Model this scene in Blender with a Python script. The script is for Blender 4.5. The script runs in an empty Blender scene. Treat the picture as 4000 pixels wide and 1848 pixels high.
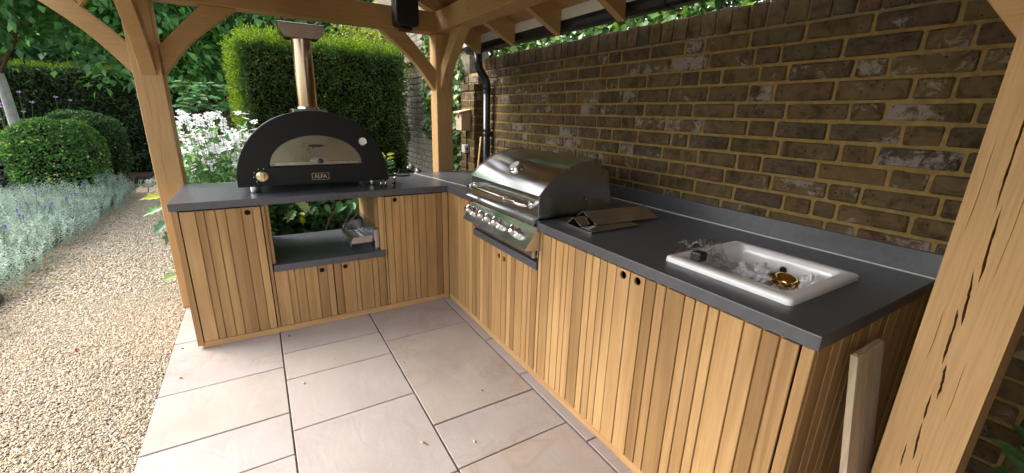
import bpy, bmesh, math, random
import numpy as np
from mathutils import Vector, Matrix, Euler, noise

R = math.radians
SC = bpy.context.scene
COL = SC.collection
random.seed(7)
RNG = np.random.default_rng(7)

# ------------------------------------------------------------------ camera
cd = bpy.data.cameras.new('camera')
cam = bpy.data.objects.new('camera', cd)
COL.objects.link(cam)
cam.location = (-1.2003, -2.9300, 1.4519)
cam.rotation_euler = (R(73.5974), R(-1.4972), R(-30.8537))
cd.sensor_width = 36.0
cd.lens = 36.0 * 1629.3 / 4000.0
cd.clip_start = 0.02
cd.clip_end = 600
SC.camera = cam

# ------------------------------------------------------------------ world, sun, exposure
SUN_EL, SUN_AZ = R(46), R(-52)          # azimuth from +y towards +x
w = bpy.data.worlds.new('World'); SC.world = w; w.use_nodes = True
nt = w.node_tree; nt.nodes.clear()
sky = nt.nodes.new('ShaderNodeTexSky'); sky.sky_type = 'NISHITA'; sky.sun_disc = False
sky.sun_elevation = SUN_EL; sky.sun_rotation = SUN_AZ
sky.air_density = 1.0; sky.dust_density = 4.0; sky.ozone_density = 1.0
hs = nt.nodes.new('ShaderNodeHueSaturation'); hs.inputs['Saturation'].default_value = 0.45
bg = nt.nodes.new('ShaderNodeBackground'); bg.inputs['Strength'].default_value = 0.15
wo = nt.nodes.new('ShaderNodeOutputWorld')
nt.links.new(sky.outputs[0], hs.inputs['Color']); nt.links.new(hs.outputs[0], bg.inputs['Color'])
nt.links.new(bg.outputs[0], wo.inputs['Surface'])
sd = bpy.data.lights.new('sun', 'SUN'); sun = bpy.data.objects.new('sun', sd); COL.objects.link(sun)
sd.energy = 0.5; sd.angle = R(40); sd.color = (1.0, 0.965, 0.92)
sdir = Vector((math.sin(SUN_AZ) * math.cos(SUN_EL), math.cos(SUN_AZ) * math.cos(SUN_EL), math.sin(SUN_EL)))
sun.rotation_euler = sdir.to_track_quat('Z', 'Y').to_euler()
sun.location = (-6, 8, 12)
vs = SC.view_settings
vs.view_transform = 'Standard'; vs.look = 'None'; vs.gamma = 1.0; vs.use_curve_mapping = False
vs.exposure = 2.28
SC.cycles.max_bounces = 10
SC.cycles.diffuse_bounces = 5
SC.cycles.transparent_max_bounces = 12
SC.cycles.use_denoising = True

# ------------------------------------------------------------------ helpers: objects
WL = {}

def link(name, data, loc, parent=None):
    o = bpy.data.objects.new(name, data)
    COL.objects.link(o)
    loc = Vector(loc)
    WL[o.name] = loc
    o.location = loc - (WL[parent.name] if parent else Vector())
    if parent: o.parent = parent
    return o

def tag(o, label=None, cat=None, group=None, kind=None):
    if label: o['label'] = label
    if cat: o['category'] = cat
    if group: o['group'] = group
    if kind: o['kind'] = kind
    return o

def thing(name, loc, label, cat, group=None):
    o = link(name, None, loc)
    o.empty_display_size = 0.1
    return tag(o, label, cat, group)

def finish(name, me, mat, parent=None, smooth=False, origin=None):
    """me has world-space vertices: move the origin to the middle of its base"""
    n = len(me.vertices)
    co = np.empty(n * 3, dtype=np.float32); me.vertices.foreach_get('co', co); co = co.reshape(-1, 3)
    if origin is None:
        lo, hi = co.min(0), co.max(0)
        origin = ((lo[0] + hi[0]) / 2, (lo[1] + hi[1]) / 2, lo[2])
    co = co - np.array(origin, dtype=np.float32)
    me.vertices.foreach_set('co', co.ravel())
    if mat is not None:
        for m in (mat if isinstance(mat, (list, tuple)) else [mat]): me.materials.append(m)
    if smooth:
        me.polygons.foreach_set('use_smooth', [True] * len(me.polygons))
    me.update()
    return link(name, me, origin, parent)

def bm_obj(name, bm, mat, parent=None, smooth=False, origin=None):
    me = bpy.data.meshes.new(name)
    bm.normal_update(); bm.to_mesh(me); bm.free()
    return finish(name, me, mat, parent, smooth, origin)

def np_mesh(name, V, F, rnd=None):
    """V (n,3), F (m,k) constant k"""
    me = bpy.data.meshes.new(name)
    V = np.asarray(V, dtype=np.float32); F = np.asarray(F, dtype=np.int32)
    m, k = F.shape
    me.vertices.add(len(V)); me.vertices.foreach_set('co', V.ravel())
    me.loops.add(m * k); me.loops.foreach_set('vertex_index', F.ravel())
    me.polygons.add(m)
    me.polygons.foreach_set('loop_start', np.arange(0, m * k, k, dtype=np.int32))
    me.polygons.foreach_set('loop_total', np.full(m, k, dtype=np.int32))
    if rnd is not None:
        a = me.attributes.new('rnd', 'FLOAT', 'POINT')
        a.data.foreach_set('value', np.asarray(rnd, dtype=np.float32))
    me.update(calc_edges=True)
    return me

# ------------------------------------------------------------------ helpers: shapes
def sharp_bevel(bm, off, seg=1, ang=0.5):
    if off <= 0: return
    es = [e for e in bm.edges if len(e.link_faces) == 2 and e.calc_face_angle(0) > ang]
    if es:
        bmesh.ops.bevel(bm, geom=es, offset=off, segments=seg, profile=0.5, affect='EDGES', clamp_overlap=True)

def add_box(bm, lo, hi):
    lo, hi = Vector(lo), Vector(hi)
    r = bmesh.ops.create_cube(bm, size=1.0)
    s, c = hi - lo, (hi + lo) / 2
    for v in r['verts']:
        v.co = Vector((v.co.x * s.x, v.co.y * s.y, v.co.z * s.z)) + c
    return r['verts']

def box(name, lo, hi, mat, parent=None, bev=0.002, seg=1, jit=0.0, smooth=False):
    bm = bmesh.new(); add_box(bm, lo, hi)
    sharp_bevel(bm, bev, seg)
    if jit:
        for v in bm.verts: v.co += Vector((random.uniform(-jit, jit), random.uniform(-jit, jit), random.uniform(-jit, jit)))
    return bm_obj(name, bm, mat, parent, smooth)

AX = {'xy': lambda a, b, c: (a, b, c), 'xz': lambda a, b, c: (a, c, b), 'yz': lambda a, b, c: (c, a, b)}

def add_prism(bm, poly, plane, c0, c1, holes=()):
    f = AX[plane]
    loops = []
    for pl in [poly] + list(holes):
        vs_ = [bm.verts.new(f(p[0], p[1], c0)) for p in pl]
        es = [bm.edges.new((vs_[i], vs_[(i + 1) % len(vs_)])) for i in range(len(vs_))]
        loops.append((vs_, es))
    if holes:
        r = bmesh.ops.triangle_fill(bm, use_beauty=True, edges=[e for l in loops for e in l[1]])
        faces = [g for g in r['geom'] if isinstance(g, bmesh.types.BMFace)]
    else:
        faces = [bm.faces.new(loops[0][0])]
    r = bmesh.ops.extrude_face_region(bm, geom=faces)
    d = Vector(f(0, 0, c1 - c0))
    nv = [g for g in r['geom'] if isinstance(g, bmesh.types.BMVert)]
    bmesh.ops.translate(bm, verts=nv, vec=d)
    # extrude_face_region removes nothing at the start when faces are kept
    return nv

def prism(name, poly, plane, c0, c1, mat, parent=None, holes=(), bev=0.0, seg=1, smooth=False):
    bm = bmesh.new()
    add_prism(bm, poly, plane, c0, c1, holes)
    # close the starting side when the extrusion moved it
    bd = [e for e in bm.edges if e.is_boundary]
    if bd:
        bmesh.ops.triangle_fill(bm, use_beauty=True, edges=bd)
    bmesh.ops.recalc_face_normals(bm, faces=bm.faces)
    sharp_bevel(bm, bev, seg)
    return bm_obj(name, bm, mat, parent, smooth)

def add_tube(bm, pts, rad, n=10, cap=True):
    pts = [Vector(p) for p in pts]
    rs = rad if isinstance(rad, (list, tuple)) else [rad] * len(pts)
    rings = []; up = None
    for i, p in enumerate(pts):
        t = (pts[min(i + 1, len(pts) - 1)] - pts[max(i - 1, 0)]).normalized()
        if up is None:
            up = t.orthogonal().normalized()
        up = (up - t * up.dot(t))
        if up.length < 1e-4: up = t.orthogonal()
        up.normalize(); s = t.cross(up)
        rings.append([bm.verts.new(p + (up * math.cos(2 * math.pi * k / n) + s * math.sin(2 * math.pi * k / n)) * rs[i]) for k in range(n)])
    for a, b in zip(rings, rings[1:]):
        for k in range(n):
            bm.faces.new((a[k], a[(k + 1) % n], b[(k + 1) % n], b[k]))
    if cap:
        bm.faces.new(list(reversed(rings[0]))); bm.faces.new(rings[-1])

def tube(name, pts, rad, mat, parent=None, n=10, smooth=True):
    bm = bmesh.new(); add_tube(bm, pts, rad, n)
    return bm_obj(name, bm, mat, parent, smooth)

def add_lathe(bm, prof, c, axis=(0, 0, 1), n=24):
    """prof [(r, h)] turned about axis through c"""
    q = Vector((0, 0, 1)).rotation_difference(Vector(axis).normalized())
    c = Vector(c); rings = []
    for r, h in prof:
        if r < 1e-6: rings.append([bm.verts.new(c + q @ Vector((0, 0, h)))])
        else: rings.append([bm.verts.new(c + q @ Vector((r * math.cos(2 * math.pi * k / n), r * math.sin(2 * math.pi * k / n), h))) for k in range(n)])
    for a, b in zip(rings, rings[1:]):
        for k in range(n):
            if len(a) == 1 and len(b) == 1: continue
            if len(a) == 1: bm.faces.new((a[0], b[k], b[(k + 1) % n]))
            elif len(b) == 1: bm.faces.new((a[k], b[0], a[(k + 1) % n]))
            else: bm.faces.new((a[k], b[k], b[(k + 1) % n], a[(k + 1) % n]))

def lathe(name, prof, c, mat, parent=None, axis=(0, 0, 1), n=24, smooth=True):
    bm = bmesh.new(); add_lathe(bm, prof, c, axis, n)
    bmesh.ops.recalc_face_normals(bm, faces=bm.faces)
    o = bm_obj(name, bm, mat, parent, False)
    if smooth:
        me = o.data
        me.polygons.foreach_set('use_smooth', [True] * len(me.polygons))
        me.set_sharp_from_angle(angle=R(35))
    return o

def text(name, s, size, loc, right, up, mat, parent, depth=0.001):
    cu = bpy.data.curves.new(name, 'FONT'); cu.body = s; cu.size = size; cu.extrude = depth
    cu.align_x = 'CENTER'; cu.align_y = 'CENTER'
    tmp = bpy.data.objects.new('tmp_text', cu); COL.objects.link(tmp)
    dg = bpy.context.evaluated_depsgraph_get()
    me = bpy.data.meshes.new_from_object(tmp.evaluated_get(dg)); me.name = name
    bpy.data.objects.remove(tmp); bpy.data.curves.remove(cu)
    r, u = Vector(right).normalized(), Vector(up).normalized(); n = r.cross(u)
    M = Matrix((r, u, n)).transposed().to_4x4(); M.translation = Vector(loc)
    me.transform(M); me.materials.clear()
    return finish(name, me, mat, parent)

# ------------------------------------------------------------------ helpers: materials
def new_mat(name):
    m = bpy.data.materials.new(name); m.use_nodes = True
    n = m.node_tree; n.nodes.clear()
    out = n.nodes.new('ShaderNodeOutputMaterial')
    p = n.nodes.new('ShaderNodeBsdfPrincipled')
    n.links.new(p.outputs[0], out.inputs[0])
    return m, n, p, out

def ramp(n, stops, interp='LINEAR'):
    r = n.nodes.new('ShaderNodeValToRGB'); r.color_ramp.interpolation = interp
    el = r.color_ramp.elements
    while len(el) < len(stops): el.new(0.5)
    for e, (p, c) in zip(el, stops):
        e.position = p; e.color = (*c, 1) if len(c) == 3 else c
    return r

def nz(n, scale, detail=4, rough=0.55, dist=0.0, vec=None):
    t = n.nodes.new('ShaderNodeTexNoise')
    t.inputs['Scale'].default_value = scale; t.inputs['Detail'].default_value = detail
    t.inputs['Roughness'].default_value = rough; t.inputs['Distortion'].default_value = dist
    if vec is not None: n.links.new(vec, t.inputs['Vector'])
    return t

def coords(n, scale=(1, 1, 1), rand=True, kind='Object'):
    tc = n.nodes.new('ShaderNodeTexCoord')
    v = tc.outputs[kind]
    if rand:
        oi = n.nodes.new('ShaderNodeObjectInfo')
        mu = n.nodes.new('ShaderNodeMath'); mu.operation = 'MULTIPLY'; mu.inputs[1].default_value = 57.0
        n.links.new(oi.outputs['Random'], mu.inputs[0])
        ad = n.nodes.new('ShaderNodeVectorMath'); ad.operation = 'ADD'
        n.links.new(v, ad.inputs[0]); n.links.new(mu.outputs[0], ad.inputs[1]); v = ad.outputs[0]
    mp = n.nodes.new('ShaderNodeMapping'); mp.inputs['Scale'].default_value = scale
    n.links.new(v, mp.inputs['Vector'])
    return mp.outputs[0]

def mixc(n, fac, a, b, mode='MIX'):
    m = n.nodes.new('ShaderNodeMix'); m.data_type = 'RGBA'; m.blend_type = mode
    for s, v in ((m.inputs[0], fac), (m.inputs[6], a), (m.inputs[7], b)):
        if isinstance(v, (int, float)): s.default_value = v
        elif isinstance(v, tuple): s.default_value = (*v, 1)
        else: n.links.new(v, s)
    return m.outputs[2]

def math_n(n, op, a, b=None):
    m = n.nodes.new('ShaderNodeMath'); m.operation = op
    for i, v in enumerate((a, b)):
        if v is None: continue
        if isinstance(v, (int, float)): m.inputs[i].default_value = v
        else: n.links.new(v, m.inputs[i])
    return m.outputs[0]

def bump(n, p, h, strength=0.3, dist=0.01):
    b = n.nodes.new('ShaderNodeBump'); b.inputs['Strength'].default_value = strength; b.inputs['Distance'].default_value = dist
    n.links.new(h, b.inputs['Height']); n.links.new(b.outputs[0], p.inputs['Normal'])
    return b

def wood(name, axis, light, dark, rough=0.5, ring=16.0, vary=0.25, knots=True, contrast=0.55, scale=5.0, hue=None):
    m, n, p, _ = new_mat(name)
    s = {'x': (0.045, 1, 1), 'y': (1, 0.045, 1), 'z': (1, 1, 0.045)}[axis]
    v = coords(n, s)
    base = nz(n, scale, 3, 0.5, 0.25, v)
    rg = math_n(n, 'SINE', math_n(n, 'MULTIPLY', base.outputs[0], ring * 6.28))
    rg = math_n(n, 'ADD', math_n(n, 'MULTIPLY', rg, 0.5), 0.5)
    s2 = tuple(x * 1.0 for x in {'x': (0.03, 1, 1), 'y': (1, 0.03, 1), 'z': (1, 1, 0.03)}[axis])
    fine = nz(n, 170, 4, 0.65, 0.0, coords(n, s2))
    r1 = ramp(n, [(0.0, dark), (0.45, tuple((a + b) / 2 for a, b in zip(light, dark))), (1.0, light)])
    n.links.new(rg, r1.inputs[0])
    mid = tuple(a * 0.6 + b * 0.4 for a, b in zip(light, dark))
    c = mixc(n, contrast, mid, r1.outputs[0])
    rf = ramp(n, [(0.33, (0.74, 0.70, 0.66)), (0.6, (1.03, 1.03, 1.03))]); n.links.new(fine.outputs[0], rf.inputs[0])
    c = mixc(n, 0.6, c, rf.outputs[0], 'MULTIPLY')
    broad = nz(n, 1.6, 2, 0.5, 0.4, coords(n, (1, 1, 1)))
    rb = ramp(n, [(0.3, (0.84, 0.80, 0.74)), (0.7, (1.12, 1.10, 1.06))]); n.links.new(broad.outputs[0], rb.inputs[0])
    c = mixc(n, 0.7, c, rb.outputs[0], 'MULTIPLY')
    if vary:
        oi = n.nodes.new('ShaderNodeObjectInfo')
        rv = ramp(n, [(0.0, (1 - vary, 1 - vary * 1.1, 1 - vary * 1.2)), (0.5, (1, 1, 1)), (1.0, (1 + vary * .55, 1 + vary * .6, 1 + vary * .75))])
        n.links.new(oi.outputs['Random'], rv.inputs[0])
        c = mixc(n, 1.0, c, rv.outputs[0], 'MULTIPLY')
    if knots:
        vo = n.nodes.new('ShaderNodeTexVoronoi'); vo.inputs['Scale'].default_value = 2.1
        s3 = {'x': (0.45, 1, 1), 'y': (1, 0.45, 1), 'z': (1, 1, 0.45)}[axis]
        n.links.new(coords(n, s3), vo.inputs['Vector'])
        rk = ramp(n, [(0.015, (0.22, 0.13, 0.07)), (0.045, (0.75, 0.7, 0.62)), (0.075, (1, 1, 1))])
        n.links.new(vo.outputs['Distance'], rk.inputs[0])
        c = mixc(n, 0.85, c, rk.outputs[0], 'MULTIPLY')
    n.links.new(c, p.inputs['Base Color'])
    p.inputs['Roughness'].default_value = rough
    p.inputs['Specular IOR Level'].default_value = 0.35
    bump(n, p, fine.outputs[0], 0.18, 0.003)
    return m

def plain(name, col, rough=0.5, metal=0.0, spec=0.5, var=0.0, nscale=30, bmp=0.0, coat=0.0):
    m, n, p, _ = new_mat(name)
    p.inputs['Roughness'].default_value = rough; p.inputs['Metallic'].default_value = metal
    p.inputs['Specular IOR Level'].default_value = spec
    p.inputs['Coat Weight'].default_value = coat
    t = nz(n, nscale, 5, 0.6, 0.2, coords(n))
    lo = tuple(x * (1 - var) for x in col); hi = tuple(min(1, x * (1 + var)) for x in col)
    r = ramp(n, [(0.3, lo), (0.7, hi)]); n.links.new(t.outputs[0], r.inputs[0])
    n.links.new(r.outputs[0], p.inputs['Base Color'])
    rr = ramp(n, [(0.3, (max(0.02, rough - .06),) * 3), (0.7, (min(1, rough + .06),) * 3)])
    n.links.new(t.outputs[0], rr.inputs[0]); n.links.new(rr.outputs[0], p.inputs['Roughness'])
    if bmp: bump(n, p, t.outputs[0], bmp, 0.004)
    return m

def steel(name, col, rough, brush=(1, 1, 1), bscale=60.0, strength=0.06, aniso=0.5, smear=0.0):
    m, n, p, _ = new_mat(name)
    p.inputs['Base Color'].default_value = (*col, 1); p.inputs['Metallic'].default_value = 1.0
    t = nz(n, bscale, 3, 0.6, 0.0, coords(n, brush))
    t2 = nz(n, 5, 4, 0.6, 0.6, coords(n))
    r = ramp(n, [(0.3, (rough * 0.75,) * 3), (0.7, (rough * 1.3,) * 3)])
    mx = math_n(n, 'ADD', math_n(n, 'MULTIPLY', t.outputs[0], 0.5), math_n(n, 'MULTIPLY', t2.outputs[0], 0.5))
    n.links.new(mx, r.inputs[0]); n.links.new(r.outputs[0], p.inputs['Roughness'])
    p.inputs['Anisotropic'].default_value = aniso
    bump(n, p, t.outputs[0], strength, 0.002)
    return m

def leafmat(name, stops, transl=0.3, rough=0.5, spec=0.25, attr=True):
    m, n, p, out = new_mat(name)
    r = ramp(n, stops)
    if attr:
        a = n.nodes.new('ShaderNodeAttribute'); a.attribute_name = 'rnd'; src = a.outputs['Fac']
    else:
        oi = n.nodes.new('ShaderNodeObjectInfo'); src = oi.outputs['Random']
    n.links.new(src, r.inputs[0])
    n.links.new(r.outputs[0], p.inputs['Base Color'])
    p.inputs['Roughness'].default_value = rough; p.inputs['Specular IOR Level'].default_value = spec
    tr = n.nodes.new('ShaderNodeBsdfTranslucent')
    hv = n.nodes.new('ShaderNodeHueSaturation'); hv.inputs['Saturation'].default_value = 1.15; hv.inputs['Value'].default_value = 1.3
    n.links.new(r.outputs[0], hv.inputs['Color']); n.links.new(hv.outputs[0], tr.inputs['Color'])
    mx = n.nodes.new('ShaderNodeMixShader'); mx.inputs[0].default_value = transl
    n.links.new(p.outputs[0], mx.inputs[1]); n.links.new(tr.outputs[0], mx.inputs[2]); n.links.new(mx.outputs[0], out.inputs[0])
    return m

# ------------------------------------------------------------------ materials
OAK_L, OAK_D = (0.52, 0.335, 0.150), (0.40, 0.235, 0.094)
M = {}
for a in 'xyz': M['oak_' + a] = wood('oak_' + a, a, OAK_L, OAK_D, 0.6, 4, 0.10, True, 0.22, 4.0)
M['crack'] = plain('oak_crack', (0.10, 0.055, 0.025), 0.9)
M['slat'] = wood('slat_oak', 'z', (0.47, 0.293, 0.124), (0.315, 0.178, 0.068), 0.42, 5, 0.30, True, 0.5, 7.0)
M['slat_x'] = wood('plinth_oak', 'x', (0.56, 0.34, 0.15), (0.42, 0.235, 0.095), 0.42, 9, 0.1, False, 0.5, 6.0)
M['slat_y'] = wood('plinth_oak_y', 'y', (0.56, 0.34, 0.15), (0.42, 0.235, 0.095), 0.42, 9, 0.1, False, 0.5, 6.0)
M['rawboard'] = wood('raw_board', 'z', (0.52, 0.42, 0.30), (0.40, 0.31, 0.21), 0.75, 9, 0.1, False, 0.5, 6.0)
M['soffit'] = wood('soffit_board', 'y', (0.46, 0.27, 0.125), (0.32, 0.175, 0.075), 0.65, 8, 0.15, True, 0.5, 4.0)
M['carcass'] = plain('cabinet_inside', (0.045, 0.03, 0.018), 0.8)
M['worktop'] = plain('grey_stone_worktop', (0.068, 0.070, 0.080), 0.34, 0, 0.65, 0.16, 30, 0.0)
M['steel'] = steel('brushed_steel', (0.62, 0.62, 0.62), 0.20, (1, 0.015, 1), 130, 0.02, 0.6)
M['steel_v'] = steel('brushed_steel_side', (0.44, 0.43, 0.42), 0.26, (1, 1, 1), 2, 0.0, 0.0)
M['steel_plain'] = steel('thin_sheet_steel', (0.62, 0.61, 0.60), 0.20, (1, 1, 1), 3, 0.0, 0.0)
M['steel_warm'] = steel('brushed_flue_steel', (0.50, 0.36, 0.24), 0.18, (1, 1, 0.01), 90, 0.05, 0.7)
M['cowl'] = steel('cowl_steel_reflected_brown', (0.27, 0.19, 0.13), 0.28, (1, 1, 1), 3, 0.0, 0.0)  # brown of the timber mirrored in the cowl is put into the colour
M['chrome'] = steel('polished_chrome', (0.80, 0.79, 0.77), 0.06, (1, 1, 1), 20, 0.0, 0.0)
M['gold'] = steel('champagne_knob_metal', (0.78, 0.63, 0.38), 0.30, (1, 1, 1), 40, 0.02, 0.3)
M['brass'] = steel('polished_brass', (0.62, 0.44, 0.17), 0.14, (1, 1, 1), 20, 0.02, 0.0)
M['oven'] = plain('black_powder_coat', (0.010, 0.010, 0.011), 0.46, 0, 0.25, 0.15, 600, 0.05)
M['oven_shell'] = plain('grey_oven_shell', (0.05, 0.052, 0.055), 0.38, 0, 0.5, 0.15, 300, 0.04)
M['ovendoor'] = steel('oven_door_steel', (0.30, 0.285, 0.22), 0.30, (1, 1, 1), 3, 0.0, 0.0)
M['black'] = plain('black_plastic', (0.012, 0.012, 0.013), 0.38, 0, 0.5, 0.1, 40)
M['blackm'] = plain('black_metal', (0.015, 0.015, 0.016), 0.3, 0, 0.5, 0.1, 40)
M['pvc'] = plain('black_pvc', (0.013, 0.014, 0.016), 0.32, 0, 0.5, 0.1, 30)
M['white'] = plain('white_dial', (0.75, 0.75, 0.73), 0.4)
M['whiteprint'] = plain('white_print', (0.7, 0.7, 0.7), 0.6)
M['red'] = plain('red_badge', (0.35, 0.015, 0.015), 0.4)
M['ceramic'] = plain('white_ceramic', (0.78, 0.77, 0.75), 0.12, 0, 0.55, 0.02, 6, 0, 0.4)
M['paper'] = plain('white_tissue', (0.74, 0.72, 0.72), 0.85, 0, 0.2, 0.05, 30, 0.2)
M['felt'] = plain('white_fascia', (0.68, 0.67, 0.62), 0.6, 0, 0.3, 0.06, 10)
M['grey_box'] = plain('grey_socket_box', (0.5, 0.5, 0.48), 0.45, 0, 0.4, 0.06, 10)
M['soil'] = plain('dark_soil', (0.05, 0.035, 0.024), 0.95, 0, 0.1, 0.4, 40, 0.8)
M['bark'] = plain('brown_bark', (0.13, 0.09, 0.06), 0.9, 0, 0.1, 0.35, 25, 0.8)
M['birch'] = plain('pale_bark', (0.42, 0.41, 0.39), 0.8, 0, 0.2, 0.25, 12, 0.4)
M['stem'] = plain('green_stem', (0.12, 0.17, 0.06), 0.7, 0, 0.2, 0.2, 20)
M['core'] = plain('hedge_light_stop', (0.015, 0.018, 0.009), 0.95, 0, 0.05, 0.4, 30, 0.5)  # near-black solid cores, added so no light passes between the leaves
M['tile'] = plain('roof_tile', (0.12, 0.07, 0.05), 0.8, 0, 0.2, 0.3, 14, 0.4)

def sandstone():
    m, n, p, _ = new_mat('sandstone_paving')
    v = coords(n)
    oi = n.nodes.new('ShaderNodeObjectInfo')
    big = nz(n, 1.3, 4, 0.55, 0.8, v)
    band = math_n(n, 'SINE', math_n(n, 'MULTIPLY', big.outputs[0], 34.0))
    rb = ramp(n, [(0.78, (1, 1, 1)), (0.95, (0.91, 0.87, 0.80)), (1.0, (1.0, 0.98, 0.95))])
    n.links.new(math_n(n, 'ADD', math_n(n, 'MULTIPLY', band, 0.5), 0.5), rb.inputs[0])
    rc = ramp(n, [(0.0, (0.345, 0.296, 0.270)), (0.35, (0.362, 0.314, 0.290)), (0.65, (0.358, 0.318, 0.300)), (0.85, (0.382, 0.330, 0.268)), (1.0, (0.345, 0.292, 0.262))])
    n.links.new(oi.outputs['Random'], rc.inputs[0])
    pat = nz(n, 3.2, 5, 0.6, 0.3, v)
    rp = ramp(n, [(0.3, (0.88, 0.86, 0.85)), (0.55, (1, 1, 1)), (0.75, (1.06, 1.05, 1.02))]); n.links.new(pat.outputs[0], rp.inputs[0])
    fine = nz(n, 160, 4, 0.6, 0, v)
    rf = ramp(n, [(0.3, (0.93, 0.92, 0.92)), (0.7, (1.04, 1.04, 1.04))]); n.links.new(fine.outputs[0], rf.inputs[0])
    c = mixc(n, 1.0, rc.outputs[0], rp.outputs[0], 'MULTIPLY')
    # only some slabs are strongly banded
    sel = ramp(n, [(0.55, (0.12, 0.12, 0.12)), (0.75, (0.9, 0.9, 0.9))]); n.links.new(math_n(n, 'FRACT', math_n(n, 'MULTIPLY', oi.outputs['Random'], 7.3)), sel.inputs[0])
    c2 = mixc(n, 1.0, c, rb.outputs[0], 'MULTIPLY')
    c = mixc(n, sel.outputs[0], c, c2)
    c = mixc(n, 1.0, c, rf.outputs[0], 'MULTIPLY')
    n.links.new(c, p.inputs['Base Color'])
    p.inputs['Roughness'].default_value = 0.55; p.inputs['Specular IOR Level'].default_value = 0.35
    rip = n.nodes.new('ShaderNodeTexNoise'); rip.inputs['Scale'].default_value = 9; rip.inputs['Detail'].default_value = 5; rip.inputs['Distortion'].default_value = 1.2
    n.links.new(coords(n, (1, 0.5, 1)), rip.inputs['Vector'])
    bump(n, p, rip.outputs[0], 0.22, 0.012)
    return m
M['sandstone'] = sandstone()
M['grout'] = plain('paving_grout', (0.19, 0.165, 0.15), 0.9, 0, 0.1, 0.2, 60, 0.3)

def brickmat(bloom=0.52, name='old_stock_brick'):
    m, n, p, _ = new_mat(name)
    v = coords(n)
    oi = n.nodes.new('ShaderNodeObjectInfo')
    rc = ramp(n, [(0.0, (0.084, 0.059, 0.028)), (0.2, (0.120, 0.081, 0.036)), (0.4, (0.078, 0.060, 0.036)), (0.6, (0.122, 0.083, 0.039)),
                  (0.8, (0.064, 0.051, 0.036)), (0.92, (0.115, 0.065, 0.036)), (1.0, (0.098, 0.070, 0.035))])
    n.links.new(oi.outputs['Random'], rc.inputs[0])
    t1 = nz(n, 16, 6, 0.65, 0.4, v)
    r1 = ramp(n, [(0.32, (0.42, 0.40, 0.40)), (0.5, (1, 1, 1)), (0.68, (1.35, 1.3, 1.2))]); n.links.new(t1.outputs[0], r1.inputs[0])
    c = mixc(n, 0.9, rc.outputs[0], r1.outputs[0], 'MULTIPLY')
    # lime bloom on some bricks
    t2 = nz(n, 26, 8, 0.75, 0.6, v)
    t3 = nz(n, 6.0, 3, 0.5, 0.2, v)
    sel = math_n(n, 'FRACT', math_n(n, 'MULTIPLY', oi.outputs['Random'], 13.7))
    rs = ramp(n, [(0.45, (0.0, 0.0, 0.0)), (0.97, (0.115, 0.115, 0.115))]); n.links.new(sel, rs.inputs[0])
    a = math_n(n, 'ADD', math_n(n, 'MULTIPLY', t2.outputs[0], 0.55), math_n(n, 'MULTIPLY', t3.outputs[0], 0.45))
    a = math_n(n, 'ADD', a, rs.outputs[0])
    rl = ramp(n, [(0.595, (0, 0, 0)), (0.66, (1, 1, 1))]); n.links.new(a, rl.inputs[0])
    c = mixc(n, math_n(n, 'MULTIPLY', rl.outputs[0], bloom), c, (0.34, 0.31, 0.28))
    # pits
    vo = n.nodes.new('ShaderNodeTexVoronoi'); vo.inputs['Scale'].default_value = 38; n.links.new(v, vo.inputs['Vector'])
    rv = ramp(n, [(0.06, (0.12, 0.11, 0.10)), (0.16, (1, 1, 1))]); n.links.new(vo.outputs['Distance'], rv.inputs[0])
    c = mixc(n, 0.8, c, rv.outputs[0], 'MULTIPLY')
    n.links.new(c, p.inputs['Base Color'])
    p.inputs['Roughness'].default_value = 0.9; p.inputs['Specular IOR Level'].default_value = 0.15
    h = math_n(n, 'ADD', math_n(n, 'MULTIPLY', rv.outputs[0], 0.5), math_n(n, 'ADD', t1.outputs[0], t2.outputs[0]))
    bump(n, p, h, 0.75, 0.012)
    return m
M['brick'] = brickmat(); M['coping'] = brickmat(0.10, 'coping_brick'); M['palebrick'] = plain('weathered_sunlit_brick', (0.27, 0.25, 0.22), 0.9, 0, 0.1, 0.45, 22, 0.6)  # palebrick: pale old brick with the sunlight on the far wall in its colour
M['mortar'] = plain('ochre_mortar', (0.232, 0.160, 0.056), 0.92, 0, 0.1, 0.22, 35, 0.5)
M['oldmortar'] = plain('old_grey_mortar', (0.20, 0.17, 0.125), 0.92, 0, 0.1, 0.3, 30, 0.5)

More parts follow.
